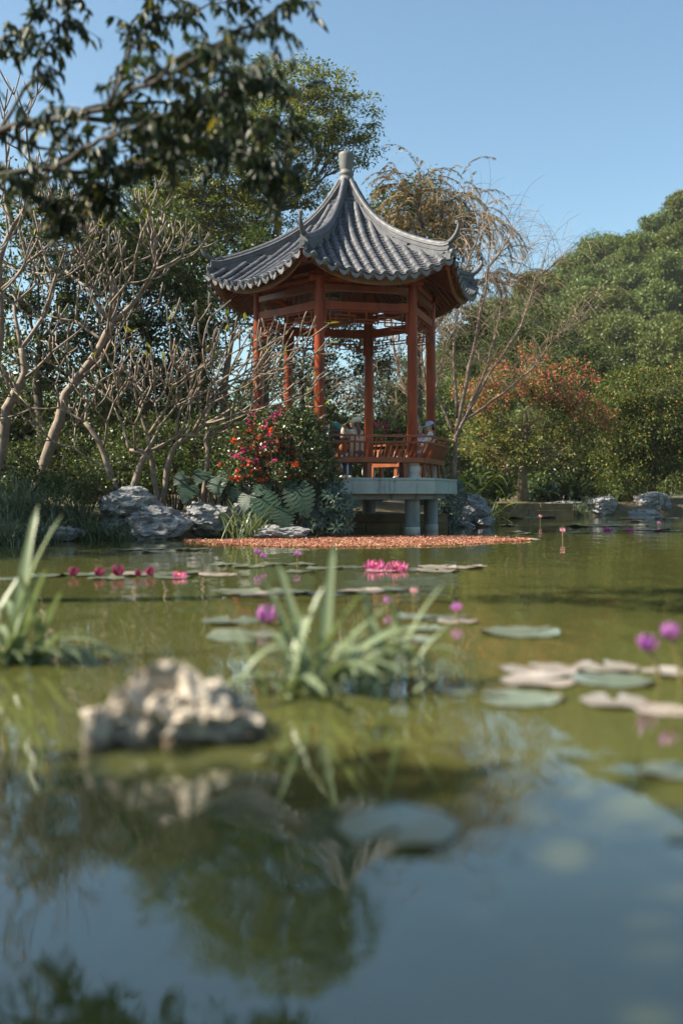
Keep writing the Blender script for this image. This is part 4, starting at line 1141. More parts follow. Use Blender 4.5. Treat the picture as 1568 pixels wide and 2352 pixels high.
# ------------------------------------------------------------------ overhanging branch of the tree on the near left bank
Y = 7.2
b0 = Vector((-4.6, 7.6, gz(-4.6, 7.6)))
ov = thing('overhanging_tree', 'dark glossy-leaved branches reaching in from the top left over the water', 'tree', b0)
f = lambda px, py, dy=0: P(px, py, Y + dy * 3.2) - b0
tb = MB(); bb = MB()
crotch = Vector((0.15, -0.1, 2.2))
tb.tube([Vector((0, 0, -0.2)), Vector((0.05, 0, 0.8)), Vector((0.0, -0.05, 1.6)), crotch, Vector((-0.1, 0, 3.2)), Vector((-0.3, 0.2, 4.6))], [0.24, 0.18, 0.165, 0.15, 0.11, 0.06], 12)
rnd = random.Random(77)
limbs = [([crotch, f(-150, 470), f(0, 400), f(120, 392), f(250, 392), f(330, 372), f(400, 350)], 0.042), ([crotch, f(-200, 350, .2), f(0, 300, .1), f(150, 270), f(260, 240, -.1), f(330, 190, -.2), f(430, 150, -.3), (f(520, 100, -.3))], 0.042),
         ([f(150, 270), f(260, 275, .1), f(380, 290, .2), f(470, 285, .2), f(560, 300, .1), f(610, 320, .1)], 0.03), ([f(330, 190, -.2), f(420, 130, -.2), f(520, 90, -.1), f(600, 40, 0), f(680, 5, .1)], 0.024),
         ([f(250, 240, -.1), f(290, 140, .1), f(330, 60, .2), f(360, -20, .2)], 0.022), ([f(0, 300, .1), f(60, 200, .2), f(100, 120, .2), f(150, 50, .2), f(170, -30, .2)], 0.02), ([crotch, f(-150, 200, .3), f(-20, 110, .3), f(60, 60, .2), f(120, -20, .2)], 0.04),
         ([f(120, 392), f(210, 330, -.1), f(300, 300, -.2), f(390, 260, -.2), f(470, 220, -.2), f(560, 200, -.1)], 0.024), ([f(430, 150, -.3), f(520, 160, -.2), f(600, 190, -.1), f(650, 230, 0)], 0.018), ([f(380, 290, .2), f(480, 340, .2), f(580, 370, .1), f(650, 390, .1)], 0.018),
         ([f(330, 372), f(280, 420, .1), f(180, 450, .1), f(120, 470, .1)], 0.014), ([f(300, 300, -.2), f(420, 330, -.1), f(520, 350, -.1), f(610, 360, 0)], 0.018), ([f(330, 60, .2), f(430, 30, .2), f(540, -10, .2)], 0.016), ([f(0, 400), f(60, 430, .1), f(110, 480, .1), f(170, 520, .1)], 0.016), ([f(200, 392), f(240, 430, .1), f(250, 490, .1)], 0.012), ([f(560, 370, .1), f(620, 400, .1), f(650, 440, .1)], 0.012), ([f(200, 250), f(300, 230, .2), f(400, 240, .3), f(500, 250, .3), f(600, 280, .3), f(660, 300, .3)], 0.02), ([f(0, 300, .1), f(90, 340, .2), f(200, 350, .2), f(300, 340, .2), f(420, 390, .2)], 0.018)]
lp, ld, ln = [], [], []
for path, r0 in limbs:
    fine = []
    for i in range(len(path) - 1):
        for q in range(4): fine.append(path[i].lerp(path[i + 1], q / 4))
    fine.append(path[-1])
    fine = wob(fine, 0.018, rnd)
    m = len(fine)
    bb.tube(fine, [0.75 * r0 * (1 - 0.75 * i / (m - 1)) + 0.002 for i in range(m)], 7)
    for i in range(int(m * 0.3), m):
        for _ in range(2):
            st = fine[i]
            d = Vector((rnd.uniform(-0.6, 1), rnd.uniform(-0.9, 0.9), rnd.uniform(-0.45, 0.75))).normalized()
            Lt = rnd.uniform(0.14, 0.38)
            pts = [st]
            for s in range(4):
                d = (d + Vector((rnd.uniform(-.2, .2), rnd.uniform(-.2, .2), -0.12))).normalized(); pts.append(pts[-1] + d * Lt / 4)
            bb.tube(pts, [0.005, 0.004, 0.0035, 0.003, 0.002], 4, False)
            for s in range(1, 5):
                for _q in range(3):
                    lp.append(tuple(pts[s] - d * rnd.uniform(0, Lt / 4))); v = d * 0.5 + Vector((rnd.uniform(-1, 1), rnd.uniform(-1, 1), rnd.uniform(-1.6, -0.1)))
                    ld.append(tuple(v)); ln.append((rnd.uniform(-.7, .7), rnd.uniform(-.7, .7), 1))
tb.obj('trunk', M['bark'], ov, True)
bb.obj('branches', M['darkbark'], ov, True)
lp = np.array(lp); Ls = 0.102 * (0.7 + 0.55 * rng.random(len(lp)))
leaves('crown', lp, np.array(ld), np.array(ln), Ls, Ls * 0.36, M['leaf_over'], ov, rich=True, droop=0.18, fold=0.15)

# trees on the left bank outside the view: they shade the near left shore
tree('bank_tree', 'broad evergreen tree shading the near left shore', (-11.5, 14.2, gz(-11.5, 14.2)), [(-11.4, 14.2, 2.2), (-11.3, 14.1, 4.0)],
     [(-11.5, 14.5, 6.0, 2.2, 2.2, 1.7), (-10.2, 13.6, 5.2, 1.6, 1.6, 1.2), (-12.8, 15.0, 5.0, 1.7, 1.7, 1.3), (-11.0, 15.8, 4.8, 1.5, 1.5, 1.1), (-11.8, 12.8, 4.8, 1.6, 1.6, 1.2)], M['bark'], M['leaf_dark'], 0.2, 0.09, 1.6, 0.45, 30, 0.22, seed=81, twigs=0.2)
tree('bank_tree', 'broad evergreen tree shading the water at the near left bank', (-5.8, 0.4, gz(-5.8, 0.4)), [(-5.7, 0.4, 1.8), (-5.6, 0.4, 3.2)],
     [(-5.6, 0.5, 4.6, 1.7, 1.5, 1.2), (-4.6, 0.2, 3.8, 1.3, 1.3, 0.9), (-6.6, 0.6, 4.2, 1.5, 1.4, 1.0), (-5.5, 1.3, 3.6, 1.4, 0.9, 0.9), (-5.2, -0.9, 4.2, 1.5, 1.4, 1.1), (-4.0, -0.6, 3.2, 1.0, 1.1, 0.7), (-7.2, -0.5, 4.6, 1.4, 1.4, 1.0)], M['bark'], M['leaf_dark'], 0.17, 0.08, 4.2, 0.36, 34, 0.2, seed=82, twigs=0.2)
tree('bank_tree', 'evergreen tree shading the rocks of the left bank from outside the view', (-9.9, 17.7, gz(-9.9, 17.7)), [(-9.8, 17.7, 2.0), (-9.8, 17.7, 3.4)],
     [(-9.9, 17.8, 5.0, 1.5, 1.5, 1.2), (-9.0, 17.2, 4.4, 1.1, 1.1, 0.9), (-10.9, 17.5, 4.4, 1.3, 1.3, 1.0), (-9.6, 18.6, 4.2, 1.2, 0.9, 0.9)], M['bark'], M['leaf_dark'], 0.18, 0.08, 2.8, 0.40, 30, 0.18, seed=83, twigs=0.2)
# ------------------------------------------------------------------ shrubs
def bush(name, label, lobes, mat, leafL, leafW, per_m, clump_r, n_leaf, flowers=(), cat='shrub', seed=1, group=None, up_bias=0.8, rich=False, shell=0.6, droop=0.0):
    x = sum(l[0] for l in lobes) / len(lobes); y = sum(l[1] for l in lobes) / len(lobes)
    b0 = Vector((x, y, max(0.0, gz(x, y))))
    t = thing(name, label, cat, b0, 0, group)
    lob = [(l[0] - b0.x, l[1] - b0.y, l[2] - b0.z, l[3], l[4], l[5]) for l in lobes]
    cs, li, pos, out, idx = clump_cloud(lob, per_m, clump_r, n_leaf, shell)
    rnd = random.Random(seed)
    st = MB()
    for i in range(0, len(cs), 3):
        e = Vector(cs[i]); s0 = Vector((e.x * 0.3, e.y * 0.3, 0.0))
        st.tube(bezier(s0, s0.lerp(e, 0.5) + Vector((0, 0, 0.15)), e, 3), [0.012, 0.01, 0.007, 0.003], 4, False)
    st.obj('stems', M['bark'], t)
    N = len(pos)
    d = nrm(out + rng.normal(size=(N, 3)) * 0.5 + np.array([0, 0, -droop])); nn = nrm(np.array([0, 0, up_bias]) + rng.normal(size=(N, 3)) * 0.5 + out * 0.7)
    Ls = leafL * (0.65 + 0.7 * rng.random(N))
    leaves('foliage', pos, d, nn, Ls, Ls * leafW / leafL, mat, t, rich=rich)
    for fname, fm, zones, nf, fl, per in flowers:
        ok = [i for i in range(len(cs)) if any(((cs[i][0] + b0.x - z[0]) ** 2 + (cs[i][2] + b0.z - z[2]) ** 2) ** .5 < z[3] for z in zones) and cs[i][1] < lob[li[i]][1] + 0.25 * lob[li[i]][4]]
        rnd.shuffle(ok)
        sel = np.array(ok[:nf])
        if not len(sel): continue
        ii = np.repeat(sel, per)
        me = None
        for si in sel:
            c0 = Vector(cs[si] + rng.normal(size=3) * clump_r * 0.3 + np.array([0, -clump_r * 0.35, clump_r * 0.2]))
            if me is None:
                o = leaves(fname, rng.normal(size=(per, 3)) * fl * 0.5, rdir(per), rdir(per), fl, fl * 0.85, fm, t); me = o.data
            else:
                o = bpy.data.objects.new(fname, me); COL.objects.link(o); o.parent = t
            o.location = c0; o.rotation_euler = (rnd.uniform(0, 6), rnd.uniform(0, 6), rnd.uniform(0, 6)); k = rnd.uniform(0.6, 1.25); o.scale = (k, k, k)
    return t
Y = 19.6
zn = lambda px, py, r: L3(px, py, Y, r)
bush('flowering_shrub', 'variegated shrub with scarlet and magenta flowers in front of the pavilion', [L3(610, 1010, Y, 70, .7, 55), L3(680, 1000, Y, 70, .7, 55), L3(560, 1065, Y, 55, .6, 45), L3(640, 1080, Y, 75, .7, 45), L3(702, 1022, Y, 46, .6, 45), L3(712, 1078, Y, 54, .6, 38), L3(650, 960, Y + .2, 40, .5, 25), L3(695, 968, Y + .2, 36, .5, 26)],
     M['leaf_shrub'], 0.062, 0.034, 30, 0.12, 26, [('scarlet_flower', M['flower_red'], [zn(580, 1060, 75), zn(640, 1030, 40), zn(690, 1080, 40)], 95, 0.058, 10), ('magenta_flower', M['flower_pink'], [zn(560, 990, 45), zn(640, 955, 40), zn(600, 1040, 60)], 52, 0.06, 10)], seed=3)
Y = 20.0
bush('leafy_shrub', 'dark evergreen shrub between the flowering shrub and the pavilion bench', [L3(730, 1018, Y, 28, .5, 34), L3(745, 1062, Y, 33, .5, 38), L3(745, 1120, Y - .1, 40, .5, 45)], M['leaf_shrub'], 0.075, 0.038, 26, 0.12, 22, seed=4)
Y = 19.4
# hanging schefflera: rosettes of seven leaflets
def rosettes(name, label, lobes, per_m, Ll, Lw, mat, seed):
    x = lobes[0][0]; y = lobes[0][1] + 0.3
    b0 = Vector((x, y, max(0, gz(x, y))))
    t = thing(name, label, 'shrub', b0)
    cs, li, pos, out, idx = clump_cloud([(l[0] - b0.x, l[1] - b0.y, l[2] - b0.z, l[3], l[4], l[5]) for l in lobes], per_m, 0.05, 7, 0.6)
    N = len(cs)
    o = nrm(np.array([cs[i] - np.array([0, 0.3, 0]) for i in range(N)]) * np.array([1, 1, .6]) + np.array([0, -0.5, 0.3]) + rng.normal(size=(N, 3)) * 0.35)
    a = nrm(np.cross(o, np.array([0.1, 0.2, 1]))); b = np.cross(o, a)
    k = np.tile(np.arange(7), N); ii = np.repeat(np.arange(N), 7)
    th = k * 2 * PI / 7 + np.repeat(rng.random(N) * 6, 7)
    d = a[ii] * np.cos(th)[:, None] + b[ii] * np.sin(th)[:, None] + o[ii] * 0.25 + np.array([0, 0, -0.25])
    Ls = Ll * (0.75 + 0.5 * rng.random(len(ii)))
    leaves('foliage', cs[ii] + nrm(d) * 0.02, d, o[ii], Ls, Ls * Lw / Ll, mat, t, rich=True, droop=0.15, fold=0.1)
    st = MB()
    for i in range(0, N, 2):
        e = Vector(cs[i]); s0 = Vector((e.x * 0.4, e.y * 0.3 + 0.15, min(e.z, 0.3)))
        st.tube(bezier(s0, s0.lerp(e, 0.5) + Vector((0, 0, 0.2)), e, 3), [0.012, 0.01, 0.007, 0.003], 4, False)
    st.obj('stems', M['bark'], t)
    return t
rosettes('umbrella_plant', 'dark umbrella plant hanging to the water left of the pavilion pillars', [L3(755, 1155, Y, 48, .5, 36), L3(735, 1195, Y, 42, .4, 26), L3(785, 1165, Y, 34, .4, 28), L3(770, 1205, Y - .1, 34, .4, 16)], 26, 0.13, 0.045, M['leaf_schef'], 5)
Y = 25.6
rosettes('umbrella_plant', 'dark umbrella plant at the water beside the right pavilion pillar', [L3(1025, 1160, Y, 32, .5, 34), L3(1030, 1195, Y, 30, .5, 20), L3(1045, 1130, Y + .3, 26, .5, 26)], 20, 0.15, 0.05, M['leaf_schef'], 6)

# dark shrubs of the left bank and behind the pavilion
for px, py, Y, w, h, lab, mt in [(185, 1105, 19.3, 78, 52, 'small-leaved dark shrub left of the stacked rocks', 'leaf_dark'), (60, 1110, 19.8, 80, 70, 'dark shrub under the leaning frangipani trunk', 'leaf_dark'),
                                 (400, 1085, 21.6, 90, 55, 'green shrub behind the low forked frangipani', 'leaf_mid'), (520, 1070, 21.8, 70, 60, 'green shrub behind the slender crooked frangipani', 'leaf_mid'), (270, 1070, 22.5, 100, 70, 'dark shrub behind the rocks of the left bank', 'leaf_dark'), (120, 1040, 23.5, 110, 80, 'tall dark shrub at the far left behind the frangipanis', 'leaf_dark'), (330, 1010, 24.5, 110, 70, 'tall dark shrub in the middle behind the frangipanis', 'leaf_dark'), (470, 1000, 24.2, 90, 70, 'tall dark shrub beside the left pavilion column', 'leaf_dark')]:
    bush('evergreen_shrub', lab, [L3(px, py, Y, w * .7, .8, h * .8), L3(px - w * .5, py + h * .2, Y, w * .5, .6, h * .6), L3(px + w * .5, py + h * .15, Y, w * .5, .6, h * .6), L3(px, py + h * .55, Y - .2, w * .8, .6, h * .4)], M[mt], 0.085, 0.04, 9, 0.18, 26, seed=int(px))
for px, py, Y, w, h, lab in [(640, 1000, 28.2, 70, 60, 'sunlit shrub seen between the two left pavilion columns'), (760, 1010, 28.6, 75, 60, 'leafy shrub seen behind the woman in the beret'), (870, 1005, 28.4, 75, 65, 'leafy shrub behind the middle of the pavilion bench'), (960, 1010, 28.8, 70, 60, 'leafy shrub seen behind the seated couple')]:
    fl = [('magenta_flower', M['flower_pink'], [L3(900, 975, Y, 45)], 14, 0.06, 10)] if px == 870 else []
    bush('evergreen_shrub', lab, [L3(px, py, Y, w * .7, .9, h * .8), L3(px - w * .45, py + h * .2, Y, w * .5, .6, h * .6), L3(px + w * .45, py + h * .2, Y, w * .5, .6, h * .6), L3(px, py + h, Y, w * .9, .6, h * .6)], M['leaf_mid'], 0.10, 0.042, 8, 0.2, 26, fl, seed=int(px))
for px, py, Y, w, h, lab, mt in [(1300, 1120, 41.5, 80, 40, 'dark shrub behind the far bank boulders', 'leaf_dark'), (1430, 1120, 43, 70, 40, 'dark shrub under the glossy tree', 'leaf_dark'), (1110, 1110, 37, 60, 40, 'dull green shrub behind the yellow-leaved plant', 'leaf_mid'), (1240, 1115, 44, 60, 35, 'green shrub in the shade of the flowering tree', 'leaf_mid'),
                                 (1545, 1110, 52, 60, 40, 'pale green shrub beyond the white railing', 'leaf_hill2'), (1400, 1090, 56, 90, 50, 'green shrub far behind the far bank', 'leaf_mid'), (1180, 1100, 56, 90, 50, 'green shrub far behind the flowering tree', 'leaf_mid')]:
    fl = [('rose_flower', M['flower_rose'], [L3(px, py - 30, Y, 60)], 30, 0.12, 8)] if px == 1180 else []
    bush('evergreen_shrub', lab, [L3(px, py, Y, w * .7, 1.2, h * .8), L3(px - w * .5, py + h * .25, Y, w * .5, 1, h * .6), L3(px + w * .5, py + h * .25, Y, w * .5, 1, h * .6), L3(px, py + h * .6, Y, w * .9, 1, h * .5)], M[mt], 0.17, 0.075, 3.6, 0.3, 26, fl, seed=int(px))

# split-leaf plants: one cut heart-shaped leaf, shared
def monstera_mesh():
    mb = MB()
    outl = []
    n = 9
    for side in (1, -1):
        pts = []
        for i in range(n):
            t0, t1 = i / n, (i + 1) / n
            for t, rr in ((t0 + 0.025, 1.0), (t1 - 0.035, 1.0), (t1 - 0.005, 0.30 if 0 < i < n - 1 else 0.9)):
                x = -0.22 + 1.22 * t
                w = 0.52 * math.sin(PI * min(1, 0.10 + 0.92 * t) ** 0.8) ** 0.8 if t < 0.999 else 0
                pts.append((x, side * w * rr))
        outl.append(pts)
    # strips from the midrib to the edge
    for side, pts in zip((1, -1), outl):
        for i in range(len(pts) - 1):
            (x0, y0), (x1, y1) = pts[i], pts[i + 1]
            m0, m1 = max(0.0, x0 - 0.12), max(0.0, x1 - 0.12)
            za = lambda x, y: 0.10 * abs(y) ** 1.0 - 0.22 * x * x - 0.25 * y * y
            q = [(m0, 0, za(m0, 0)), (m1 + 1e-4, 0, za(m1, 0)), (x1, y1, za(x1, y1)), (x0, y0, za(x0, y0))]
            mb.add(q, [(0, 1, 2, 3) if side < 0 else (3, 2, 1, 0)])
    return mb.mesh('split_leaf')
mon_me = monstera_mesh(); mon_me.materials.append(M['monstera'])
def orient(d, n):
    d = Vector(d).normalized(); n = Vector(n)
    y = n.cross(d).normalized(); z = d.cross(y)
    return Matrix((d, y, z)).transposed()
def monstera(label, base, lv, seed):
    b0 = Vector(base)
    t = thing('split_leaf_plant', label, 'plant', b0)
    rnd = random.Random(seed)
    st = MB()
    for p, size, d in lv:
        p = p - b0
        o = bpy.data.objects.new('leaf', mon_me); COL.objects.link(o); o.parent = t
        m4 = (orient(d, (rnd.uniform(-.3, .3) + d[0] * .3, -1.0, 0.8)) * size).to_4x4()
        m4.translation = p - Vector(d).normalized() * size * 0.35
        o.matrix_basis = m4
        s0 = Vector((rnd.uniform(-.1, .1), rnd.uniform(-.05, .1), 0))
        st.tube(bezier(s0, s0.lerp(m4.translation, 0.6) + Vector((0, 0.05, 0.25)), m4.translation, 5), [0.014, 0.013, 0.012, 0.011, 0.01, 0.008], 5, False)
    st.obj('stalks', plain('leaf_stalk', (0.05, 0.08, 0.03), 0.5), t)
    return t
Y = 19.0
f = lambda px, py, dy=0: P(px, py, Y + dy)
b0 = f(640, 1195, .3); b0.z = gz(b0.x, b0.y) 
monstera('dark split-leaf plant below the flowering shrub by the water', b0, [(f(690, 1145, -.1), 0.62, (0.35, -0.35, -0.75)), (f(615, 1165, -.1), 0.60, (0.45, -0.3, -0.7)), (f(650, 1185, -.2), 0.50, (0.2, -0.5, -0.7)), (f(565, 1150), 0.36, (-0.2, -0.4, -0.7)), (f(600, 1120, .1), 0.36, (-0.4, -0.5, -0.5)), (f(668, 1105, .1), 0.34, (0.3, -0.6, -0.4)), (f(715, 1170, 0), 0.34, (0.5, -0.4, -0.7))], 1)
b0 = f(500, 1175, .6); b0.z = gz(b0.x, b0.y)
monstera('dark split-leaf plant above the flat bank rock', b0, [(f(430, 1128, .4), 0.40, (-0.2, -0.5, -0.7)), (f(497, 1110, .4), 0.44, (0.1, -0.5, -0.7)), (f(462, 1092, .5), 0.36, (-0.3, -0.6, -0.5)), (f(540, 1130, .4), 0.34, (0.2, -0.4, -0.8)), (f(520, 1088, .6), 0.34, (0.4, -0.5, -0.4)), (f(415, 1098, .6), 0.30, (-0.6, -0.4, -0.5))], 2)

# ginger: long arching yellow-striped leaves, one shared mesh
def blade_mesh(name, L, Wd, bend, n=7, fold=0.15, tipw=0.0, base=0.35):
    vs, fs = [], []
    x = z = 0.0; a = 0.0
    for i in range(n + 1):
        t = i / n
        w = Wd * (base + (1 - base) * math.sin(PI * min(1, t * 1.15 + 0.12)) if t < 1 else tipw) if t < 0.99 else tipw
        w = max(w, 0.0) if t < 0.97 else Wd * 0.03
        vs += [(x, -w / 2, z + w * fold), (x, 0, z), (x, w / 2, z + w * fold)]
        a -= bend / n
        x += math.cos(a) * L / n; z += math.sin(a) * L / n
    for i in range(n):
        b = i * 3
        fs += [(b, b + 1, b + 4, b + 3), (b + 1, b + 2, b + 5, b + 4)]
    mb = MB(); mb.add(vs, fs)
    me = mb.mesh(name)
    me.polygons.foreach_set('use_smooth', [True] * len(me.polygons))
    return me
def leaf_plant(name, label, base, me, n, spread, h, seed, size=(0.7, 1.2), cat='plant', part='leaf', el=(0.3, 1.2), group=None, face=None):
    t = thing(name, label, cat, base, 0, group)
    rnd = random.Random(seed)
    for i in range(n):
        az = rnd.uniform(0, 2 * PI) if face is None else rnd.gauss(face[0], face[1])
        e = rnd.uniform(*el)
        d = Vector((math.cos(az) * math.cos(e), math.sin(az) * math.cos(e), math.sin(e)))
        m4 = (orient(d, (0.0, 0.0, 1.0) if e < 1.45 else (1, 0, 0)) * rnd.uniform(*size)).to_4x4()
        m4.translation = Vector((rnd.gauss(0, spread), rnd.gauss(0, spread * .7), rnd.uniform(0, h)))
        o = bpy.data.objects.new(part, me); COL.objects.link(o); o.parent = t; o.matrix_basis = m4
    return t
gin_me = blade_mesh('ginger_leaf', 0.55, 0.12, 0.9); gin_me.materials.append(M['ginger'])
def gplant(label, px, py, Y, n, sp, h, seed, s=1.0):
    p = P(px, py, Y); z = gz(p.x, p.y)
    return leaf_plant('ginger_plant', label, (p.x, p.y, z), gin_me, n, sp, max(0.1, h), seed, (0.7 * s, 1.25 * s), el=(-0.4, 1.1))
gplant('yellow-leaved ginger on the bank just right of the pavilion platform', 1100, 1140, 29.0, 60, 0.34, 1.25, 1)
gplant('yellow-leaved ginger leaning towards the water by the blue-grey boulder', 1130, 1160, 28.6, 26, 0.2, 0.5, 2)
gplant('yellow-leaved ginger on the far bank under the flowering tree', 1365, 1120, 40.0, 34, 0.45, 0.9, 3, 1.35)
dk_me = blade_mesh('strap_leaf', 0.75, 0.11, 1.0); dk_me.materials.append(leafmat('dark_strap_leaf', g((0, (0.022, 0.04, 0.012)), (1, (0.07, 0.10, 0.03))), 0.35, 0.25))
for px, py, Y, lab, sd in [(1290, 1130, 39.6, 'dark strap-leaved plant in the shade of the flowering tree', 4), (1250, 1125, 40.6, 'dark strap-leaved plant beside the flowering tree trunk', 5)]:
    p = P(px, py, Y)
    leaf_plant('strap_leaved_plant', lab, (p.x, p.y, gz(p.x, p.y)), dk_me, 60, 0.5, 0.5, sd, (1.0, 1.7), el=(0.1, 1.3))

# ------------------------------------------------------------------ grasses and reeds
def grass_clump(name, label, base, n, L, spread, mat, wid, seed, bend=1.0, cat='grass', lean=(0, 0)):
    rnd = np.random.default_rng(seed)
    b0 = Vector(base)
    K = 6
    az = rnd.uniform(0, 2 * PI, n); el = rnd.uniform(0.75, 1.5, n); Ls = L * rnd.uniform(0.55, 1.15, n); bd = bend * rnd.uniform(0.3, 1.4, n)
    p = np.stack([rnd.normal(0, spread, n), rnd.normal(0, spread * 0.6, n), np.zeros(n)], -1)
    hd = np.stack([np.cos(az) + lean[0], np.sin(az) + lean[1]], -1); hd /= np.linalg.norm(hd, axis=1, keepdims=True)
    vs = []
    for i in range(K + 1):
        t = i / K
        w = wid * (1 - 0.25 * t) * (1 if i < K else 0.08) * (0.7 if i == 0 else 1)
        sd = np.stack([-hd[:, 1], hd[:, 0], np.zeros(n)], -1) * w / 2
        vs += [p - sd, p + sd]
        a = el - bd * t * 1.6
        p = p + np.concatenate([hd * np.cos(a)[:, None], np.sin(a)[:, None]], 1) * (Ls / K)[:, None]
    V = np.stack(vs, 1).reshape(-1, 3)
    b = np.arange(n)[:, None] * (2 * (K + 1))
    Fc = np.concatenate([b + np.array([[2 * i, 2 * i + 1, 2 * i + 3, 2 * i + 2]]) for i in range(K)], 0)
    o = raw_mesh(name, V, Fc, mat, None, True)
    o.location = b0
    return tag(o, label, cat)
for i, (px, py, Y, n, L, sp, lab, mt, wd) in enumerate([
    (75, 1190, 18.6, 260, 0.95, 0.22, 'pale striped grass tuft below the dark shrub at the left', 'grass', 0.014), (140, 1200, 18.4, 260, 0.9, 0.25, 'pale striped grass tuft left of the rocks', 'grass', 0.014), (20, 1200, 18.0, 240, 1.05, 0.25, 'pale striped grass tuft at the left edge of the bank', 'grass', 0.014),
    (215, 1225, 18.2, 200, 0.75, 0.2, 'grass tuft at the waterline below the rocks', 'grass', 0.014), (265, 1232, 18.3, 90, 0.6, 0.12, 'small grass tuft overhanging the water by the lower rock', 'grass', 0.013), (90, 1238, 17.4, 160, 0.7, 0.22, 'dark grass tuft overhanging the left shore', 'grass', 0.014), (10, 1245, 16.8, 200, 0.9, 0.25, 'dark grass tuft at the corner of the left shore', 'grass', 0.014)]):
    p = P(px, py, Y); z = max(0, gz(p.x, p.y))
    grass_clump('grass_tuft', lab, (p.x, p.y, z - 0.03), n, L, sp, M[mt], wd, 20 + i, 1.1)
p = W(575, 1238)
grass_clump('reed_clump', 'upright pale reed clump standing in the water before the flat rock', (p.x, p.y, -0.05), 70, 0.95, 0.20, M['reed'], 0.026, 40, 0.7, 'reeds')
for px, py, Y, n, L, lab, sd in [(1325, 1181, 37.8, 120, 0.9, 'grey-green reeds at the water edge by the far boulder', 41), (1385, 1183, 39.2, 60, 1.0, 'thin reeds beside the far flat rock', 42), (1120, 1200, 27.2, 40, 0.9, 'thin upright reeds right of the blue-grey boulder', 43), (1520, 1178, 41.5, 60, 1.3, 'tall thin reeds beside the large far boulder', 44)]:
    p = P(px, py, Y)
    grass_clump('reed_clump', lab, (p.x, p.y, -0.03), n, L, 0.25 if n > 80 else 0.15, M['reed'] if sd != 41 else M['grass'], 0.022, sd, 0.8 if n > 80 else 0.35, 'reeds')

# near reeds, blade by blade
reed_a = blade_mesh('reed_blade', 1.0, 0.078, 0.45, 9, 0.2, 0, 0.55); reed_b = blade_mesh('reed_blade', 1.0, 0.094, 1.5, 10, 0.2, 0, 0.55); reed_c = blade_mesh('reed_blade', 1.0, 0.072, 2.7, 12, 0.2, 0, 0.6)
near_reed = leafmat('blue_green_reed_blade', g((0, (0.11, 0.15, 0.08)), (0.6, (0.20, 0.25, 0.14)), (0.93, (0.34, 0.38, 0.24)), (1, (0.38, 0.30, 0.12))), 0.4, 0.3)
for me in (reed_a, reed_b, reed_c): me.materials.append(near_reed)
def near_reeds(label, base, specs):
    t = thing('reed_clump', label, 'reeds', base)
    for me, off, az, el, s, tw in specs:
        d = Vector((math.cos(az) * math.cos(el), math.sin(az) * math.cos(el), math.sin(el)))
        up = Vector((0, 0, 1)) if el < 1.35 else Vector((-math.cos(az), -math.sin(az), 0.2))
        m4 = (orient(d, up) @ Matrix.Rotation(tw, 3, 'X') * s).to_4x4(); m4.translation = Vector(off)
        o = bpy.data.objects.new('blade', me); COL.objects.link(o); o.parent = t; o.matrix_basis = m4
    return t
rd = random.Random(12)
b0 = W(705, 1588)
sp = []
for i in range(34):          # the upright core
    sp.append((rd.choice((reed_a, reed_a, reed_b)), (rd.gauss(0, .10), rd.gauss(0, .07), -0.05), rd.uniform(0, 6.28), rd.uniform(1.05, 1.5), rd.uniform(0.30, 0.60), rd.uniform(-.5, .5)))
for i in range(52):          # flopped short leaves to the right
    sp.append((rd.choice((reed_b, reed_a, reed_c)), (rd.gauss(0.25, .15), rd.gauss(0.1, .12), rd.uniform(0.0, 0.16)), rd.gauss(0.6, 1.5), rd.uniform(0.3, 1.35), rd.uniform(0.24, 0.42), rd.uniform(-.6, .6)))
for q in [(reed_c, (0.32, 0.02, 0.0), 0.1, 1.0, 0.75, 0), (reed_b, (0.10, 0, 0), 0.25, 1.15, 0.72, 0.2), (reed_b, (0.0, -.02, 0), 3.0, 1.2, 0.55, 0), (reed_c, (-0.06, -.02, 0), 3.3, 1.0, 0.6, 0.2), (reed_b, (0.3, .05, 0), 0.0, 0.5, 0.45, 0), (reed_a, (0.05, 0, 0), 1.0, 1.38, 0.68, 0.6), (reed_a, (0.02, 0, 0), 2.4, 1.3, 0.62, -.5)]: sp.append(q)
near_reeds('blurred green reed clump standing in the water in the middle of the pond', b0, sp)
b0 = W(45, 1520)
sp = []
for i in range(22):
    sp.append((rd.choice((reed_a, reed_b)), (rd.gauss(-0.04, .12), rd.gauss(0, .08), -0.05), rd.uniform(0, 6.28), rd.uniform(1.0, 1.45), rd.uniform(0.35, 0.65), rd.uniform(-.5, .5)))
for i in range(16):
    sp.append((rd.choice((reed_c, reed_b)), (rd.gauss(0.0, .08), rd.gauss(0, .06), 0.0), rd.gauss(-0.1, .6), rd.uniform(0.5, 1.1), rd.uniform(0.32, 0.62), rd.uniform(-.4, .4)))
for q in [(reed_a, (-.02, 0, 0), 1.2, 1.50, 0.84, 0.3), (reed_a, (-.05, 0, 0), 0.9, 1.46, 0.8, -.4), (reed_c, (.04, 0, 0), 0.0, 1.0, 0.85, 0), (reed_c, (.02, -.03, 0), -0.2, 0.8, 0.8, 0)]: sp.append(q)
near_reeds('blurred arching reed clump in the water at the left edge', b0, sp)

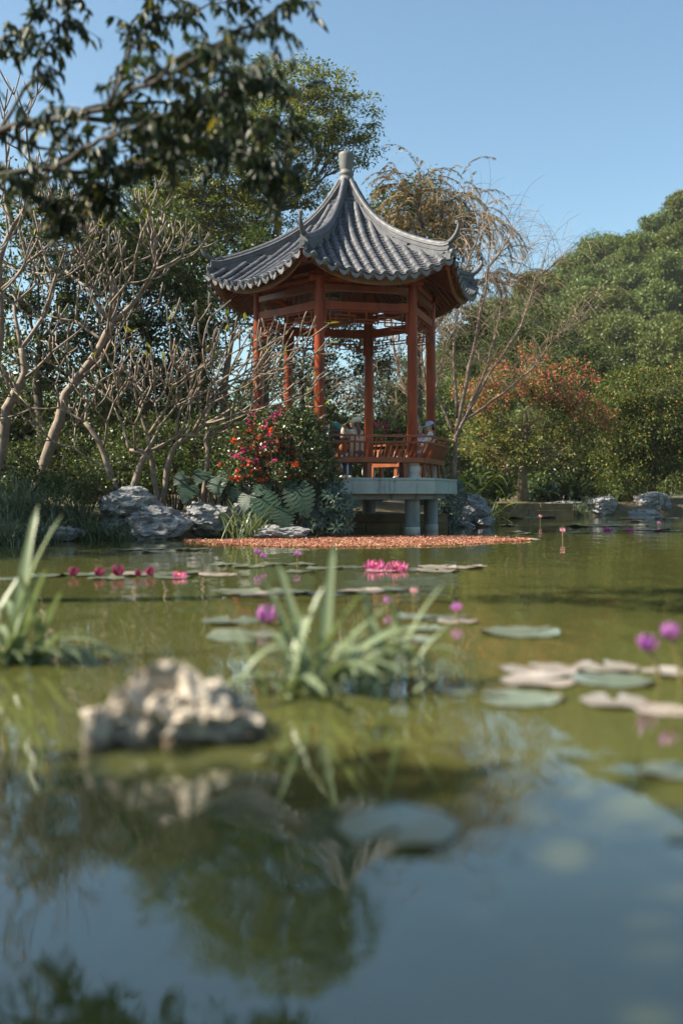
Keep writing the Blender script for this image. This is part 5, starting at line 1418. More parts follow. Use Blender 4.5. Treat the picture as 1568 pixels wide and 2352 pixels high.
# ------------------------------------------------------------------ rocks
def rock(label, loc, size, seed, sub=4, mat=None, rough=0.35, strata=0.10, sf=5.0, rz=0.0, pit=0.0, name='rock', shear=0.0, jag=0.0):
    bm = bmesh.new()
    bmesh.ops.create_icosphere(bm, subdivisions=sub, radius=1)
    o3 = Vector((seed * 7.3, seed * 3.1, seed * 1.7))
    for v in bm.verts:
        p = v.co.copy()
        n1 = mnoise.fractal(p * 1.1 + o3, 1.0, 2.0, 4)
        n2 = mnoise.fractal(p * 3.2 + o3, 0.9, 2.1, 4)
        n3 = 1 - abs(mnoise.noise(p * 2.1 + o3 * 1.3)) * 2
        k = 1 + rough * n1 + rough * 0.35 * n2 + rough * 0.25 * n3
        if strata: k += 0.55 * strata * (abs(((p.z * sf + 0.6 * n1 + p.x * shear) % 1.0) - 0.5) * 2 - 0.5)
        vd = mnoise.voronoi(Vector((p.x * 1.5, p.y * 1.5, p.z * 2.4)) + o3)[0]
        k += 0.10 * (vd[0] - 0.4) - 0.10 * max(0, 0.10 - (vd[1] - vd[0])) / 0.10
        if pit: k -= pit * max(0, mnoise.noise(p * 4.3 - o3) - 0.12) * 2.2
        if jag: k += jag * (0.42 - abs(mnoise.noise(Vector((p.x * 3.0, p.y * 3.0, p.z * 0.8)) + o3)) * 2.0) * (0.30 + max(0, p.z))
        if jag:
            k += 0.10 * (1 - abs(mnoise.noise(p * 6.5 + o3)) * 3) + 0.05 * (1 - abs(mnoise.noise(p * 13 - o3)) * 3)
        q = p * k
        q = Vector((math.copysign(abs(q.x) ** 0.85, q.x), math.copysign(abs(q.y) ** 0.85, q.y), math.copysign(abs(q.z) ** 0.9, q.z)))
        if jag and q.z > 0:
            q.z *= 0.52 + 0.42 * math.exp(-((q.x + 0.08) / 0.75) ** 4) + 0.42 * (0.5 - abs(mnoise.noise(Vector((q.x * 2.6, q.y * 1.8, 4.0)) + o3)) * 2)
        v.co = Vector((q.x * size[0], q.y * size[1], q.z * size[2]))
    me = bpy.data.meshes.new(name)
    bm.to_mesh(me); bm.free()
    o = link(name, me, mat or M['rock'], None, True, auto=38)
    o.location = loc; o.rotation_euler = (0, 0, rz)
    return tag(o, label, 'rock')
def rk(label, px, py, Y, wpx, hpx, dep, seed, **kw):
    p = P(px, py, Y)
    return rock(label, p, (wpx / F * Y, dep, hpx / F * Y), seed, **kw)
rk('upper grey limestone slab of the stacked pair on the left bank', 300, 1158, 19.1, 66, 36, 0.45, 1, sub=5, strata=0.12, sf=2.2, shear=0.5)
rk('lower grey limestone rock of the stacked pair at the waterline', 362, 1206, 18.9, 66, 38, 0.45, 2, sub=5, strata=0.14, sf=3.0, shear=0.4)
rk('dark flat rock low behind the grass at the water', 275, 1215, 19.2, 50, 26, 0.4, 3)
rk('broad dark bank rock below the split-leaf plant', 482, 1192, 19.6, 56, 34, 0.4, 4, sub=5, strata=0.08, sf=1.6)
rk('flat pale wet rock at the waterline behind the reed clump', 648, 1226, 18.9, 58, 18, 0.42, 5, sub=5, strata=0.10, sf=2.2)
rk('tall dark rock under the large split leaves', 712, 1190, 19.6, 26, 42, 0.3, 6)
rk('small pale rock in the dark grass at the left shore', 130, 1224, 17.9, 50, 16, 0.3, 7)
rk('dark bank rock hidden under the flowering shrub', 590, 1195, 19.9, 60, 40, 0.4, 8)
rk('blue-grey boulder at the water right of the pavilion platform', 1078, 1178, 26.4, 50, 36, 0.6, 9, sub=5, strata=0.10, sf=1.6, shear=0.9)
rk('small low rock at the water beside the right pillar', 1050, 1205, 25.6, 34, 9, 0.3, 10)
rk('low grey rock at the right foot of the blue-grey boulder', 1110, 1198, 26.0, 24, 13, 0.3, 11)
rk('pale veined boulder on the far bank', 1374, 1163, 39.2, 34, 24, 0.7, 12, sub=5)
rk('low flat rock at the far waterline', 1458, 1180, 40.6, 50, 10, 0.6, 13)
rk('large grey boulder at the right end of the far bank', 1496, 1158, 42.0, 40, 28, 0.8, 14, sub=5, rough=0.2)
rk('flat ledge rock on the far bank left of the veined boulder', 1300, 1160, 38.9, 46, 8, 0.5, 15)
b0 = W(405, 1690)
rock('jagged cream rock standing out of the water in the near pond', (b0.x, b0.y + 0.02, 0.035), (0.255, 0.16, 0.160), 21, sub=6, mat=M['palerock'], rough=0.34, strata=0.04, sf=2.0, pit=0.12, jag=0.8)
p = W(225, 1718)
rock('narrow cream rock fin at the left of the jagged near rock', (p.x, p.y, 0.03), (0.045, 0.05, 0.10), 23, sub=4, mat=M['palerock'], rough=0.3, strata=0, pit=0.2)
p = W(540, 1672)
rock('flat cream rock shelf at the right of the jagged near rock', (p.x, p.y, 0.02), (0.11, 0.10, 0.055), 24, sub=4, mat=M['palerock'], rough=0.45, strata=0, pit=0.3)

# ------------------------------------------------------------------ floating red weed mat
N = 66000
u = rng.random(N * 3); px = 425 + (1215 - 425) * u
q = rng.random(N * 3)
topy = np.interp(px, [425, 560, 700, 900, 1100, 1215], [1240, 1238, 1233, 1231, 1233, 1238]); boty = np.interp(px, [425, 520, 650, 800, 1000, 1120, 1215], [1246, 1252, 1257, 1257, 1254, 1248, 1242])
yt = CH * F / (topy - HZ); yb = CH * F / (boty - HZ)
yy = yb + (yt - yb) * q
xx = (px - 784) / F * yy
nz = np.array([mnoise.noise((a * 0.7, b * 0.5, 3.0)) + 0.5 * mnoise.noise((a * 2.1, b * 1.4, 1.0)) for a, b in zip(xx, yy)])
edge = np.minimum(q, 1 - q) * 3.0 + np.minimum((px - 425) / 200, (1215 - px) / 160)
keep = (nz * 1.3 + edge * 0.8 > 0.16 + rng.random(N * 3) ** 2 * 0.85)
xx, yy = xx[keep][:N], yy[keep][:N]
n = len(xx)
pos = np.stack([xx, yy, 0.004 + 0.012 * rng.random(n)], -1)
d = rng.normal(size=(n, 3)) * np.array([1, 1, 0.25]); nn = np.array([0, 0, 1]) + rng.normal(size=(n, 3)) * 0.35
M['azolla'] = leafmat('red_floating_weed', g((0, (0.20, 0.075, 0.055)), (0.4, (0.36, 0.135, 0.095)), (0.8, (0.50, 0.24, 0.17)), (0.95, (0.44, 0.31, 0.18)), (1, (0.30, 0.30, 0.08))), 0.6, 0.15)
tag(leaves('floating_weed', pos, d, nn, 0.036 * (0.35 + 1.1 * rng.random(n) ** 1.5), 0.026, M['azolla']), 'coral red floating weed mat on the water before the pavilion', 'water weed', kind='stuff')

dx = rng.uniform(-4, 8, 900); dy = 2.2 + 30 * rng.random(900) ** 1.6
ok = shore_dist(dx, dy) < -0.3
n = int(ok.sum())
tag(leaves('floating_leaves', np.stack([dx[ok], dy[ok], np.full(n, 0.004)], -1), rng.normal(size=(n, 3)) * np.array([1, 1, 0.05]), np.array([0, 0, 1]) + rng.normal(size=(n, 3)) * 0.06, 0.035 * (0.4 + rng.random(n)), 0.016, M['leaf_brown'], fold=0.1), 'small dry leaves and specks drifting on the pond', 'fallen leaves', kind='stuff')

# ------------------------------------------------------------------ water lilies
def pad_material(name, a, b, c):
    m, nt, bs, out = newmat(name)
    col = ramp(nt, [(0.3, a), (0.5, b), (0.75, c)], noise_node(nt, 7, 4, 0.6, coords(nt)))
    gr = nt.nodes.new('ShaderNodeTexGradient'); gr.gradient_type = 'RADIAL'
    nt.links.new(coords(nt), gr.inputs['Vector'])
    mu = nt.nodes.new('ShaderNodeMath'); mu.operation = 'MULTIPLY'; mu.inputs[1].default_value = 17
    nt.links.new(gr.outputs['Fac'], mu.inputs[0])
    pp = nt.nodes.new('ShaderNodeMath'); pp.operation = 'PINGPONG'; pp.inputs[1].default_value = 0.5
    nt.links.new(mu.outputs[0], pp.inputs[0])
    col = mixc(nt, ramp(nt, [(0.02, (0.55, 0.55, 0.55)), (0.10, (0, 0, 0))], pp.outputs[0]), col, c)
    sp_ = nt.nodes.new('ShaderNodeTexGradient'); sp_.gradient_type = 'SPHERICAL'
    nt.links.new(coords(nt, (0.96, 0.96, 0.96)), sp_.inputs['Vector'])
    col = mixc(nt, ramp(nt, [(0.02, (0.8, 0.8, 0.8)), (0.12, (0, 0, 0))], sp_.outputs['Fac']), col, (0.20, 0.13, 0.06))
    col = mixc(nt, ramp(nt, [(0.62, (0, 0, 0)), (0.68, (1, 1, 1))], noise_node(nt, 5, 5, 0.7, coords(nt))), col, (0.17, 0.11, 0.05))
    h = nt.nodes.new('ShaderNodeHueSaturation')
    mp = nt.nodes.new('ShaderNodeMapRange'); mp.inputs[3].default_value = 0.75; mp.inputs[4].default_value = 1.2
    nt.links.new(objrand(nt), mp.inputs[0]); nt.links.new(mp.outputs[0], h.inputs['Value']); nt.links.new(col, h.inputs['Color'])
    nt.links.new(h.outputs[0], bs.inputs['Base Color'])
    bs.inputs['Roughness'].default_value = 0.3
    bs.inputs['Coat Weight'].default_value = 1.0; bs.inputs['Coat Roughness'].default_value = 0.2
    bs.inputs['Specular IOR Level'].default_value = 0.6
    bump(nt, bs, noise_node(nt, 14, 3, 0.5, coords(nt)), 0.5, 0.01)
    return m
M['pad'] = pad_material('green_lily_pad', (0.08, 0.12, 0.07), (0.16, 0.20, 0.13), (0.28, 0.30, 0.22))
M['padred'] = pad_material('reddish_lily_pad', (0.24, 0.20, 0.15), (0.44, 0.36, 0.29), (0.50, 0.46, 0.35))
def pad_mesh(seed, mat):
    rnd = random.Random(seed)
    n = 30; notch = 0.10 + 0.2 * rnd.random()
    vs = [(0, 0, 0.004)]; fs = []
    ph = [rnd.uniform(0, 6.28) for _ in range(3)]
    for ring, rr in ((1, 0.55), (2, 1.0)):
        for i in range(n + 1):
            a = notch + (2 * PI - 2 * notch) * i / n
            w = 1 + 0.045 * math.sin(3 * a + ph[0]) + 0.022 * math.sin(9 * a + ph[1]) + rnd.uniform(-0.02, 0.012)
            z = 0.006 + (0.075 * max(0, math.sin(2 * a + ph[2])) ** 2 + 0.014 * math.sin(9 * a + ph[1]) if ring == 2 else 0.0)
            vs.append((rr * w * math.cos(a), rr * w * math.sin(a), max(0.002, z)))
    m = n + 1
    for i in range(n):
        fs += [(0, 1 + i, 2 + i), (1 + i, 1 + m + i, 2 + m + i, 2 + i)]
    mb = MB(); mb.add(vs, fs)
    k = len(vs)
    me = mb.mesh('lily_pad'); me.materials.append(mat)
    me.polygons.foreach_set('use_smooth', [True] * len(me.polygons))
    return me
pad_g = [pad_mesh(i, M['pad']) for i in range(3)]; pad_r = [pad_mesh(i + 5, M['padred']) for i in range(3)]
rp = random.Random(3)
ORD = ['leftmost', 'second', 'third', 'fourth', 'fifth', 'sixth', 'seventh', 'eighth', 'ninth', 'tenth', 'eleventh', 'twelfth', 'thirteenth', 'fourteenth', 'fifteenth', 'sixteenth', 'seventeenth', 'eighteenth', 'nineteenth', 'twentieth', 'twenty-first']
def pads(rows, label, group, red):
    rows = sorted(rows)
    for ip, (px, py, hw) in enumerate(rows):
        p = W(px, py); r = hw / F * p.y
        o = bpy.data.objects.new('lily_pad', rp.choice(pad_r if rp.random() < red else pad_g)); COL.objects.link(o)
        o.location = (p.x, p.y, 0.003 + rp.uniform(0, 0.004)); o.scale = (r, r, r * 1.1 if r > 0.1 else r); o.rotation_euler = (rp.uniform(-.012, .012), rp.uniform(-.012, .012), rp.uniform(0, 6.28))
        tag(o, label if len(rows) == 1 else (ORD[ip] + (' from the left, ' if ip else ' ') + label), 'lily pad', group)
pads([(290, 1263, 38), (350, 1261, 36), (365, 1268, 40), (425, 1263, 34), (455, 1261, 26)], 'lily pad in the small group below the stacked rocks', 'lily pads below the stacked rocks', 0.1)
pads([(515, 1298, 36), (570, 1302, 40), (625, 1297, 38), (690, 1297, 36), (690, 1314, 36), (745, 1306, 42), (800, 1303, 42)], 'lily pad in the row left of the two open pink flowers', 'lily pads left of the pink flowers', 0.25)
pads([(880, 1312, 40), (950, 1309, 52), (1000, 1303, 50), (1060, 1304, 50), (1095, 1301, 24), (1005, 1312, 50)], 'pinkish lily pad in the row under the two open pink flowers', 'lily pads under the pink flowers', 0.8)
pads([(40, 1330, 44), (110, 1323, 44), (185, 1320, 48), (245, 1329, 44), (300, 1321, 46), (370, 1318, 48), (400, 1327, 46), (455, 1317, 46), (505, 1321, 50), (555, 1323, 20)], 'lily pad in the long left row of pads with crimson buds', 'lily pads of the long left row', 0.25)
pads([(540, 1360, 62), (600, 1368, 52), (665, 1361, 58), (760, 1364, 60), (830, 1359, 56), (890, 1356, 44)], 'lily pad in the row behind the middle reed clump', 'lily pads behind the middle reed clump', 0.35)
pads([(955, 1418, 50), (1015, 1420, 56), (1050, 1428, 48), (970, 1445, 50), (955, 1472, 46)], 'lily pad just right of the middle reed clump', 'lily pads right of the reed clump', 0.15)
pads([(530, 1427, 70)], 'light green lily pad under the large purple bud', None, 0.0)
pads([(565, 1464, 96)], 'wide bluish lily pad left of the middle reed clump', None, 0.0)
pads([(1193, 1453, 93)], 'single round lily pad alone right of the middle', None, 0.0)
pads([(1240, 1541, 88), (1232, 1566, 84), (1392, 1534, 74), (1408, 1564, 92), (1530, 1545, 60)], 'pale pinkish lily pad around the two purple buds at the right', 'pale lily pads at the right', 0.9)
pads([(1190, 1606, 95)], 'lone pale pad below the pale group at the right', None, 0.6)
pads([(1410, 1614, 78), (1525, 1632, 70)], 'pink-brown lily pad at the right edge below the purple buds', 'pink-brown pads at the right edge', 1.0)
pads([(1535, 1775, 68)], 'dark bluish pad at the right edge near the sky reflection', None, 0.0)
pads([(918, 1905, 140)], 'large bluish lily pad nearest to the viewer', None, 0.0)
pads([(1560, 1925, 34)], 'pad cut by the right edge nearest to the viewer', None, 0.0)
pads([(590, 1556, 56)], 'green pad between the jagged rock and the reed clump', None, 0.0)
pads([(1040, 1588, 50)], 'small green pad right of the reed clump foot', None, 0.0)
pads([(1160, 1236, 44), (1105, 1240, 40), (1215, 1240, 26), (1150, 1191, 50), (1120, 1199, 34), (1165, 1207, 26), (1240, 1189, 40), (1180, 1223, 28), (1215, 1226, 20), (1320, 1223, 34), (1385, 1226, 22), (1350, 1209, 50), (1400, 1208, 40), (1450, 1207, 40), (1440, 1217, 24), (1500, 1217, 40), (1530, 1220, 30), (1480, 1199, 34), (1420, 1200, 26), (1530, 1191, 30), (1450, 1192, 30)], 'thin distant lily pad on the open water near the far bank', 'distant lily pads', 0.15)

petal_mats = {}
def petal_mat(name, a, b):
    if name not in petal_mats:
        m, nt, bs, out = newmat(name)
        nt.links.new(ramp(nt, [(0, a), (1, b)], objrand(nt)), bs.inputs['Base Color'])
        bs.inputs['Roughness'].default_value = 0.45
        t = nt.nodes.new('ShaderNodeBsdfTranslucent'); t.inputs['Color'].default_value = (*b, 1)
        mx = nt.nodes.new('ShaderNodeMixShader'); mx.inputs[0].default_value = 0.35
        nt.links.new(bs.outputs[0], mx.inputs[1]); nt.links.new(t.outputs[0], mx.inputs[2]); nt.links.new(mx.outputs[0], out.inputs[0])
        petal_mats[name] = m
    return petal_mats[name]
PINK = petal_mat('magenta_petal', (0.50, 0.045, 0.24), (0.72, 0.17, 0.40)); PURP = petal_mat('purple_petal', (0.24, 0.05, 0.33), (0.60, 0.24, 0.52)); CRIM = petal_mat('crimson_petal', (0.13, 0.015, 0.05), (0.30, 0.03, 0.11)); PALE = petal_mat('pale_pink_petal', (0.70, 0.28, 0.36), (0.82, 0.48, 0.50))
stem_m = plain('lily_stem', (0.13, 0.11, 0.03), 0.45); yel = plain('yellow_stamens', (0.75, 0.45, 0.04), 0.6)
def petal_me(mat, cup):
    vs, fs = [], []
    n = 6
    for i in range(n + 1):
        t = i / n
        w = (0.34 if cup > -1.3 else 0.27) * math.sin(PI * (0.06 + 0.94 * t) ** 0.78) ** (1.0 if cup > -1.3 else 1.15) if t < 1 else 0.01
        x = t; z = cup * math.sin(t * PI) * (0.35 if cup > -1.3 else 0.14)
        vs += [(x, -w / 2, z + w * 0.3), (x, 0, z), (x, w / 2, z + w * 0.3)]
    for i in range(n): b = i * 3; fs += [(b, b + 1, b + 4, b + 3), (b + 1, b + 2, b + 5, b + 4)]
    mb = MB(); mb.add(vs, fs); me = mb.mesh('petal'); me.materials.append(mat); me.polygons.foreach_set('use_smooth', [True] * len(me.polygons)); return me
pet = {(m.name, c): petal_me(m, c) for m in (PINK, PURP, CRIM, PALE) for c in (-1.0, -1.6)}
def lily(label, px, py, pyb, size_px, mat, openness, seed, group=None, lean=0.0):
    """flower centre (px,py), foot on the water at pyb; openness 0 bud .. 1 open"""
    y = CH * F / (pyb - HZ)
    top = P(px, py, y); base = Vector((top.x - lean, y, 0)); s = size_px / F * y
    t = thing('water_lily', label, 'flower', base, 0, group)
    rnd = random.Random(seed)
    h = top.z - s * (0.35 if openness > 0.5 else 0.5)
    h = max(h, 0.01)
    MB().tube(bezier(Vector((0, 0, -0.05)), Vector((0, 0, h * 0.6)), Vector((lean, 0, h + 0.01)), 5), 0.06 * s + 0.004, 6).obj('stem', stem_m, t, True)
    rings = [(8, 0.15, 0.62), (8, 0.55, 0.60), (7, 0.95, 0.52), (5, 1.25, 0.42)] if openness > 0.5 else [(5, 0.98, 0.86), (6, 1.20, 0.98), (5, 1.40, 0.98)]
    me = pet[(mat.name, -1.0 if openness > 0.5 else -1.6)]
    for n, el, L in rings:
        a0 = rnd.uniform(0, 6)
        for i in range(n):
            az = a0 + 2 * PI * i / n + rnd.uniform(-.1, .1); e = el + rnd.uniform(-.1, .1)
            d = Vector((math.cos(az) * math.cos(e), math.sin(az) * math.cos(e), math.sin(e)))
            nn = Vector((-math.cos(az), -math.sin(az), 0.9))
            m4 = (orient(d, nn) * (s * L)).to_4x4()
            m4.translation = Vector((lean, 0, h)) + Vector((math.cos(az), math.sin(az), 0)) * s * (0.06 if openness > 0.5 else 0.07)
            o = bpy.data.objects.new('petal', me); COL.objects.link(o); o.parent = t; o.matrix_basis = m4
    if openness > 0.5:
        MB().lathe([(0.02 * s, 0), (0.13 * s, 0.08 * s), (0.15 * s, 0.2 * s), (0.05 * s, 0.24 * s)], 10, (lean, 0, h)).obj('stamens', yel, t, True)
    else:
        MB().lathe([(0.05 * s, -0.02 * s), (0.14 * s, 0.05 * s), (0.15 * s, 0.14 * s), (0.13 * s, 0.16 * s)], 8, (lean, 0, h)).obj('calyx', stem_m, t, True)
    return t
lily('fully open magenta water lily, left of the pair behind the reeds', 862, 1290, 1308, 52, PINK, 1, 1)
lily('fully open magenta water lily, right of the pair behind the reeds', 912, 1295, 1309, 46, PINK, 1, 2)
lily('bright magenta water lily at the right of the long left row', 412, 1316, 1327, 32, PINK, 1, 3)
lily('large purple lily bud left of the middle reed clump', 612, 1408, 1436, 48, PURP, 0, 4)
lily('lower purple bud on a leaning stem at the right edge', 1485, 1474, 1566, 46, PURP, 0, 5, None, -0.06)
lily('upper purple bud on a leaning stem at the right edge', 1538, 1447, 1570, 44, PURP, 0, 6, None, -0.05)
for i, (px, py, pb, s, lab) in enumerate([(170, 1317, 1325, 24, 'crimson lily bud at the left end of the long left row'), (228, 1317, 1326, 24, 'second crimson bud of the long left row'), (272, 1312, 1325, 30, 'largest crimson bud of the long left row'), (318, 1316, 1325, 18, 'small dark bud right of the largest crimson bud'), (345, 1315, 1324, 22, 'crimson bud left of the bright magenta lily')]):
    lily(lab, px, py, pb, s, CRIM, 0, 10 + i)
for i, (px, py, pb, s, m, lab) in enumerate([(591, 1266, 1298, 15, PURP, 'thin-stemmed purple bud above the left pads, left of two'), (605, 1275, 1299, 15, PURP, 'thin-stemmed purple bud above the left pads, right of two'), (683, 1271, 1300, 16, PURP, 'lone thin-stemmed purple bud left of the pink pair'), (1048, 1393, 1424, 24, PURP, 'purple bud right of the middle reed clump'), (950, 1356, 1412, 16, PALE, 'small pale bud behind the reed clump'),
                                             (890, 1378, 1400, 20, PURP, 'purple bud half hidden by the reed clump'), (1291, 1217, 1240, 12, PALE, 'pale pink bud standing alone on the open water'), (1240, 1185, 1204, 8, PALE, 'tiny pink bud on a tall stem near the far wall')]):
    lily(lab, px, py, pb, s, m, 0, 20 + i)
lily('open pink lily far out on the water, left of two', 1393, 1213, 1218, 16, PINK, 1, 40)
lily('open pink lily far out on the water, right of two', 1445, 1214, 1219, 14, PINK, 1, 41)
lily('tiny purple bud far out by the large far boulder', 1512, 1201, 1208, 8, PURP, 0, 42)

# white railing of a footbridge at the far right
p0 = P(1524, 1175, 45.0)
rl = thing('footbridge_railing', 'white railing of a low footbridge at the right end of the far bank', 'railing', (p0.x, p0.y, 0))
wh = plain('white_painted_rail', (0.72, 0.72, 0.69), 0.5)
for z in (0.18, 0.42): MB().bar((0, 0, z), (5.0, 0.3, z), 0.06, 0.07).obj('rail', wh, rl, bevel=0.008)
for i in range(5): MB().box((i * 1.2 + 0.05, i * 0.072, 0.2), (0.09, 0.09, 0.56)).obj('post', wh, rl, bevel=0.008)
MB().box((2.6, 0.5, 0.03), (5.4, 1.2, 0.10)).obj('deck', M['concrete'], rl)
# ------------------------------------------------------------------ people in the pavilion
def cap(mb, a, b, ra, rb, n=12):
    a, b = Vector(a), Vector(b)
    d = (b - a); L = max(d.length, 1e-4); d = d / L
    pts, rad = [], []
    for t in (-1, -0.8, -0.5, -0.2):
        pts.append(a + d * ra * t); rad.append(ra * math.sqrt(max(0.003, 1 - t * t)))
    for t in (0.0, 0.33, 0.66, 1.0): pts.append(a + d * L * t); rad.append(ra + (rb - ra) * t)
    for t in (0.2, 0.5, 0.8, 1): pts.append(b + d * rb * t); rad.append(rb * math.sqrt(max(0.003, 1 - t * t)))
    mb.tube(pts, rad, n)
def ik(a, c, l1, l2, hint):
    a, c = Vector(a), Vector(c)
    d = c - a; L = min(d.length, (l1 + l2) * 0.995); d.normalize()
    x = (l1 * l1 - l2 * l2 + L * L) / (2 * L); h = math.sqrt(max(0, l1 * l1 - x * x))
    hv = Vector(hint); hv = hv - d * hv.dot(d); hv.normalize()
    return a + d * x + hv * h, a + d * L
def blob(mb, name, mat, parent, vox=0.011, sm=4):
    o = mb.obj(name, mat, parent, True)
    r = o.modifiers.new('one_surface', 'REMESH'); r.mode = 'VOXEL'; r.voxel_size = vox; r.use_smooth_shade = True
    s = o.modifiers.new('soften', 'SMOOTH'); s.factor = 0.5; s.iterations = sm
    return o
def hand(mb, wrist, d, palm_n, s=1.0):
    d = Vector(d).normalized(); n = Vector(palm_n); n = (n - d * n.dot(d)).normalized(); w = d.cross(n)
    c = wrist + d * 0.045 * s
    for q in (-1, 0, 1): cap(mb, wrist + w * q * 0.018 * s, wrist + d * 0.085 * s + w * q * 0.026 * s, 0.017 * s, 0.016 * s, 8)
    for q, L in ((-1.5, 0.055), (-0.5, 0.07), (0.5, 0.075), (1.5, 0.065)):
        b0 = wrist + d * 0.088 * s + w * q * 0.020 * s
        b1 = b0 + (d * 0.8 + n * 0.5).normalized() * L * 0.55 * s; b2 = b1 + (d * 0.35 + n * 0.9).normalized() * L * 0.5 * s
        cap(mb, b0, b1, 0.0095 * s, 0.009 * s, 8); cap(mb, b1, b2, 0.009 * s, 0.008 * s, 8)
    t0 = wrist + d * 0.03 * s + w * 0.03 * s; t1 = t0 + (d * 0.6 + w * 0.7 + n * 0.3).normalized() * 0.035 * s
    cap(mb, t0, t1, 0.012 * s, 0.0105 * s, 8); cap(mb, t1, t1 + (d * 0.8 + n * 0.5 + w * 0.1).normalized() * 0.03 * s, 0.0105 * s, 0.009 * s, 8)
def person(label, pelvis, fwd, spine, look, hands, feet, c, s=1.0, elbow=(0, 0, -1), knees=(0, 0, 1), hair='short', sleeve=1.0, group='people resting in the pavilion'):
    pel = Vector(pelvis)
    fw = Vector(fwd); fw.z = 0; fw.normalize()
    rt = fw.cross(Vector((0, 0, 1)))
    sp = Vector(spine).normalized()
    t = thing('person', label, 'person', (pel.x, pel.y, FLOOR), 0, group)
    O = Vector((pel.x, pel.y, FLOOR)); p0 = pel - O
    neck = p0 + sp * 0.50 * s
    chest = p0 + sp * 0.34 * s
    lk = Vector(look).normalized()
    hc = neck + (sp * 0.6 + Vector((0, 0, 0.4))).normalized() * 0.13 * s + lk * 0.03 * s
    body = MB(); top = MB(); low = MB()
    fwd_t = rt.cross(sp).normalized(); fwd_t = fwd_t if fwd_t.dot(fw) > -0.2 else -fwd_t
    cap(body, p0, chest, 0.10 * s, 0.10 * s); cap(body, chest, neck, 0.09 * s, 0.05 * s); cap(body, neck - sp * 0.02, hc, 0.046 * s, 0.046 * s)
    hy = lk; hz = Vector((0, 0, 1)) - lk * lk.z; hz.normalize(); hx = hy.cross(hz)
    HM = Matrix((hx, hy, hz)).transposed()
    body.ball(hc + hz * 0.02 * s, (0.072 * s, 0.088 * s, 0.10 * s), 16, 12, HM)
    body.ball(hc + lk * 0.025 * s - hz * 0.055 * s, (0.05 * s, 0.055 * s, 0.05 * s), 12, 8, HM)      # jaw
    cap(body, hc + lk * 0.085 * s + hz * 0.018 * s, hc + lk * 0.100 * s - hz * 0.012 * s, 0.008 * s, 0.013 * s, 8)      # nose
    body.ball(hc + lk * 0.076 * s - hz * 0.048 * s, (0.022 * s, 0.012 * s, 0.009 * s), 8, 6, HM)      # lips
    for q in (-1, 1): body.ball(hc + hx * q * 0.073 * s + hz * 0.0 * s, (0.011 * s, 0.02 * s, 0.028 * s), 8, 6, HM)      # ears
    # torso cloth
    for q in (-0.5, 0.5):
        cap(top, p0 + rt * q * 0.15 * s - sp * 0.02, chest + rt * q * 0.17 * s, 0.115 * s, 0.115 * s)
        cap(top, chest + rt * q * 0.2 * s, neck + rt * q * 0.22 * s - sp * 0.045 * s, 0.11 * s, 0.062 * s)
    cap(top, neck - sp * 0.06 * s, neck - sp * 0.015 * s, 0.075 * s, 0.058 * s)
    for q in (-1, 1):
        sh = neck + rt * q * 0.165 * s - sp * 0.055 * s
        hp = Vector(hands[0 if q < 0 else 1]) - O
        el, wr = ik(sh, hp, 0.27 * s, 0.24 * s, Vector(elbow) + rt * q * 0.5)
        cap(body, sh, el, 0.042 * s, 0.036 * s); cap(body, el, wr, 0.036 * s, 0.026 * s)
        hand(body, wr, (wr - el), -rt * q + Vector((0, 0, -0.4)), s)
        cap(top, sh, el, 0.062 * s, 0.054 * s)
        if sleeve > 0.5: cap(top, el, el.lerp(wr, 0.92), 0.053 * s, 0.042 * s)
    shoe = []
    for q in (-1, 1):
        hipj = p0 + rt * q * 0.085 * s - sp * 0.03 * s
        ft = Vector(feet[0 if q < 0 else 1]) - O
        kn, an = ik(hipj, ft + Vector((0, 0, 0.075 * s)), 0.41 * s, 0.40 * s, Vector(knees))
        cap(body, hipj, kn, 0.075 * s, 0.05 * s); cap(body, kn, an, 0.048 * s, 0.033 * s)
        cap(low, hipj, kn, 0.092 * s, 0.068 * s); cap(low, kn, kn.lerp(an, 0.93), 0.066 * s, 0.055 * s)
        td = (kn - hipj); td.z = 0
        td = td.normalized() if td.length > 0.05 else fw
        cap(body, an, an + td * 0.10 * s - Vector((0, 0, 0.04 * s)), 0.03 * s, 0.03 * s)
        shoe.append((an, td))
    cap(low, p0 - rt * 0.07 * s, p0 + rt * 0.07 * s, 0.122 * s, 0.122 * s)
    B = blob(body, 'body', c['skin'], t, 0.0085, 2)
    blob(top, 'shirt', c['top'], t, 0.014, 5); blob(low, 'trousers', c['low'], t, 0.014, 5)
    for an, td in shoe:
        sm = MB()
        z = Vector((0, 0, an.z - 0.032 * s))
        cap(sm, an - td * 0.045 * s - z * 0 - Vector((0, 0, 0.036 * s)), an + td * 0.15 * s - Vector((0, 0, 0.040 * s)), 0.042 * s, 0.034 * s)
        cap(sm, an, an - Vector((0, 0, 0.03 * s)), 0.044 * s, 0.046 * s)
        blob(sm, 'shoe', c['shoe'], t, 0.009, 3)
    ey = MB()
    for q in (-1, 1): ey.ball(hc + lk * 0.083 * s + hx * q * 0.03 * s + hz * 0.022 * s, (0.012 * s, 0.006 * s, 0.006 * s), 8, 6, HM)
    ey.obj('eyes', DARK, t, True)
    bw = MB()
    for q in (-1, 1): cap(bw, hc + lk * 0.086 * s + hx * q * 0.018 * s + hz * 0.042 * s, hc + lk * 0.078 * s + hx * q * 0.048 * s + hz * 0.043 * s, 0.004, 0.004, 6)
    bw.obj('eyebrows', c['hair'], t, True)
    hm = MB()
    hm.ball(hc + hz * 0.034 * s - lk * 0.016 * s, (0.083 * s, 0.092 * s, 0.096 * s), 14, 10, HM)
    hm.ball(hc - lk * 0.045 * s - hz * 0.01 * s, (0.078 * s, 0.062 * s, 0.09 * s), 12, 8, HM)
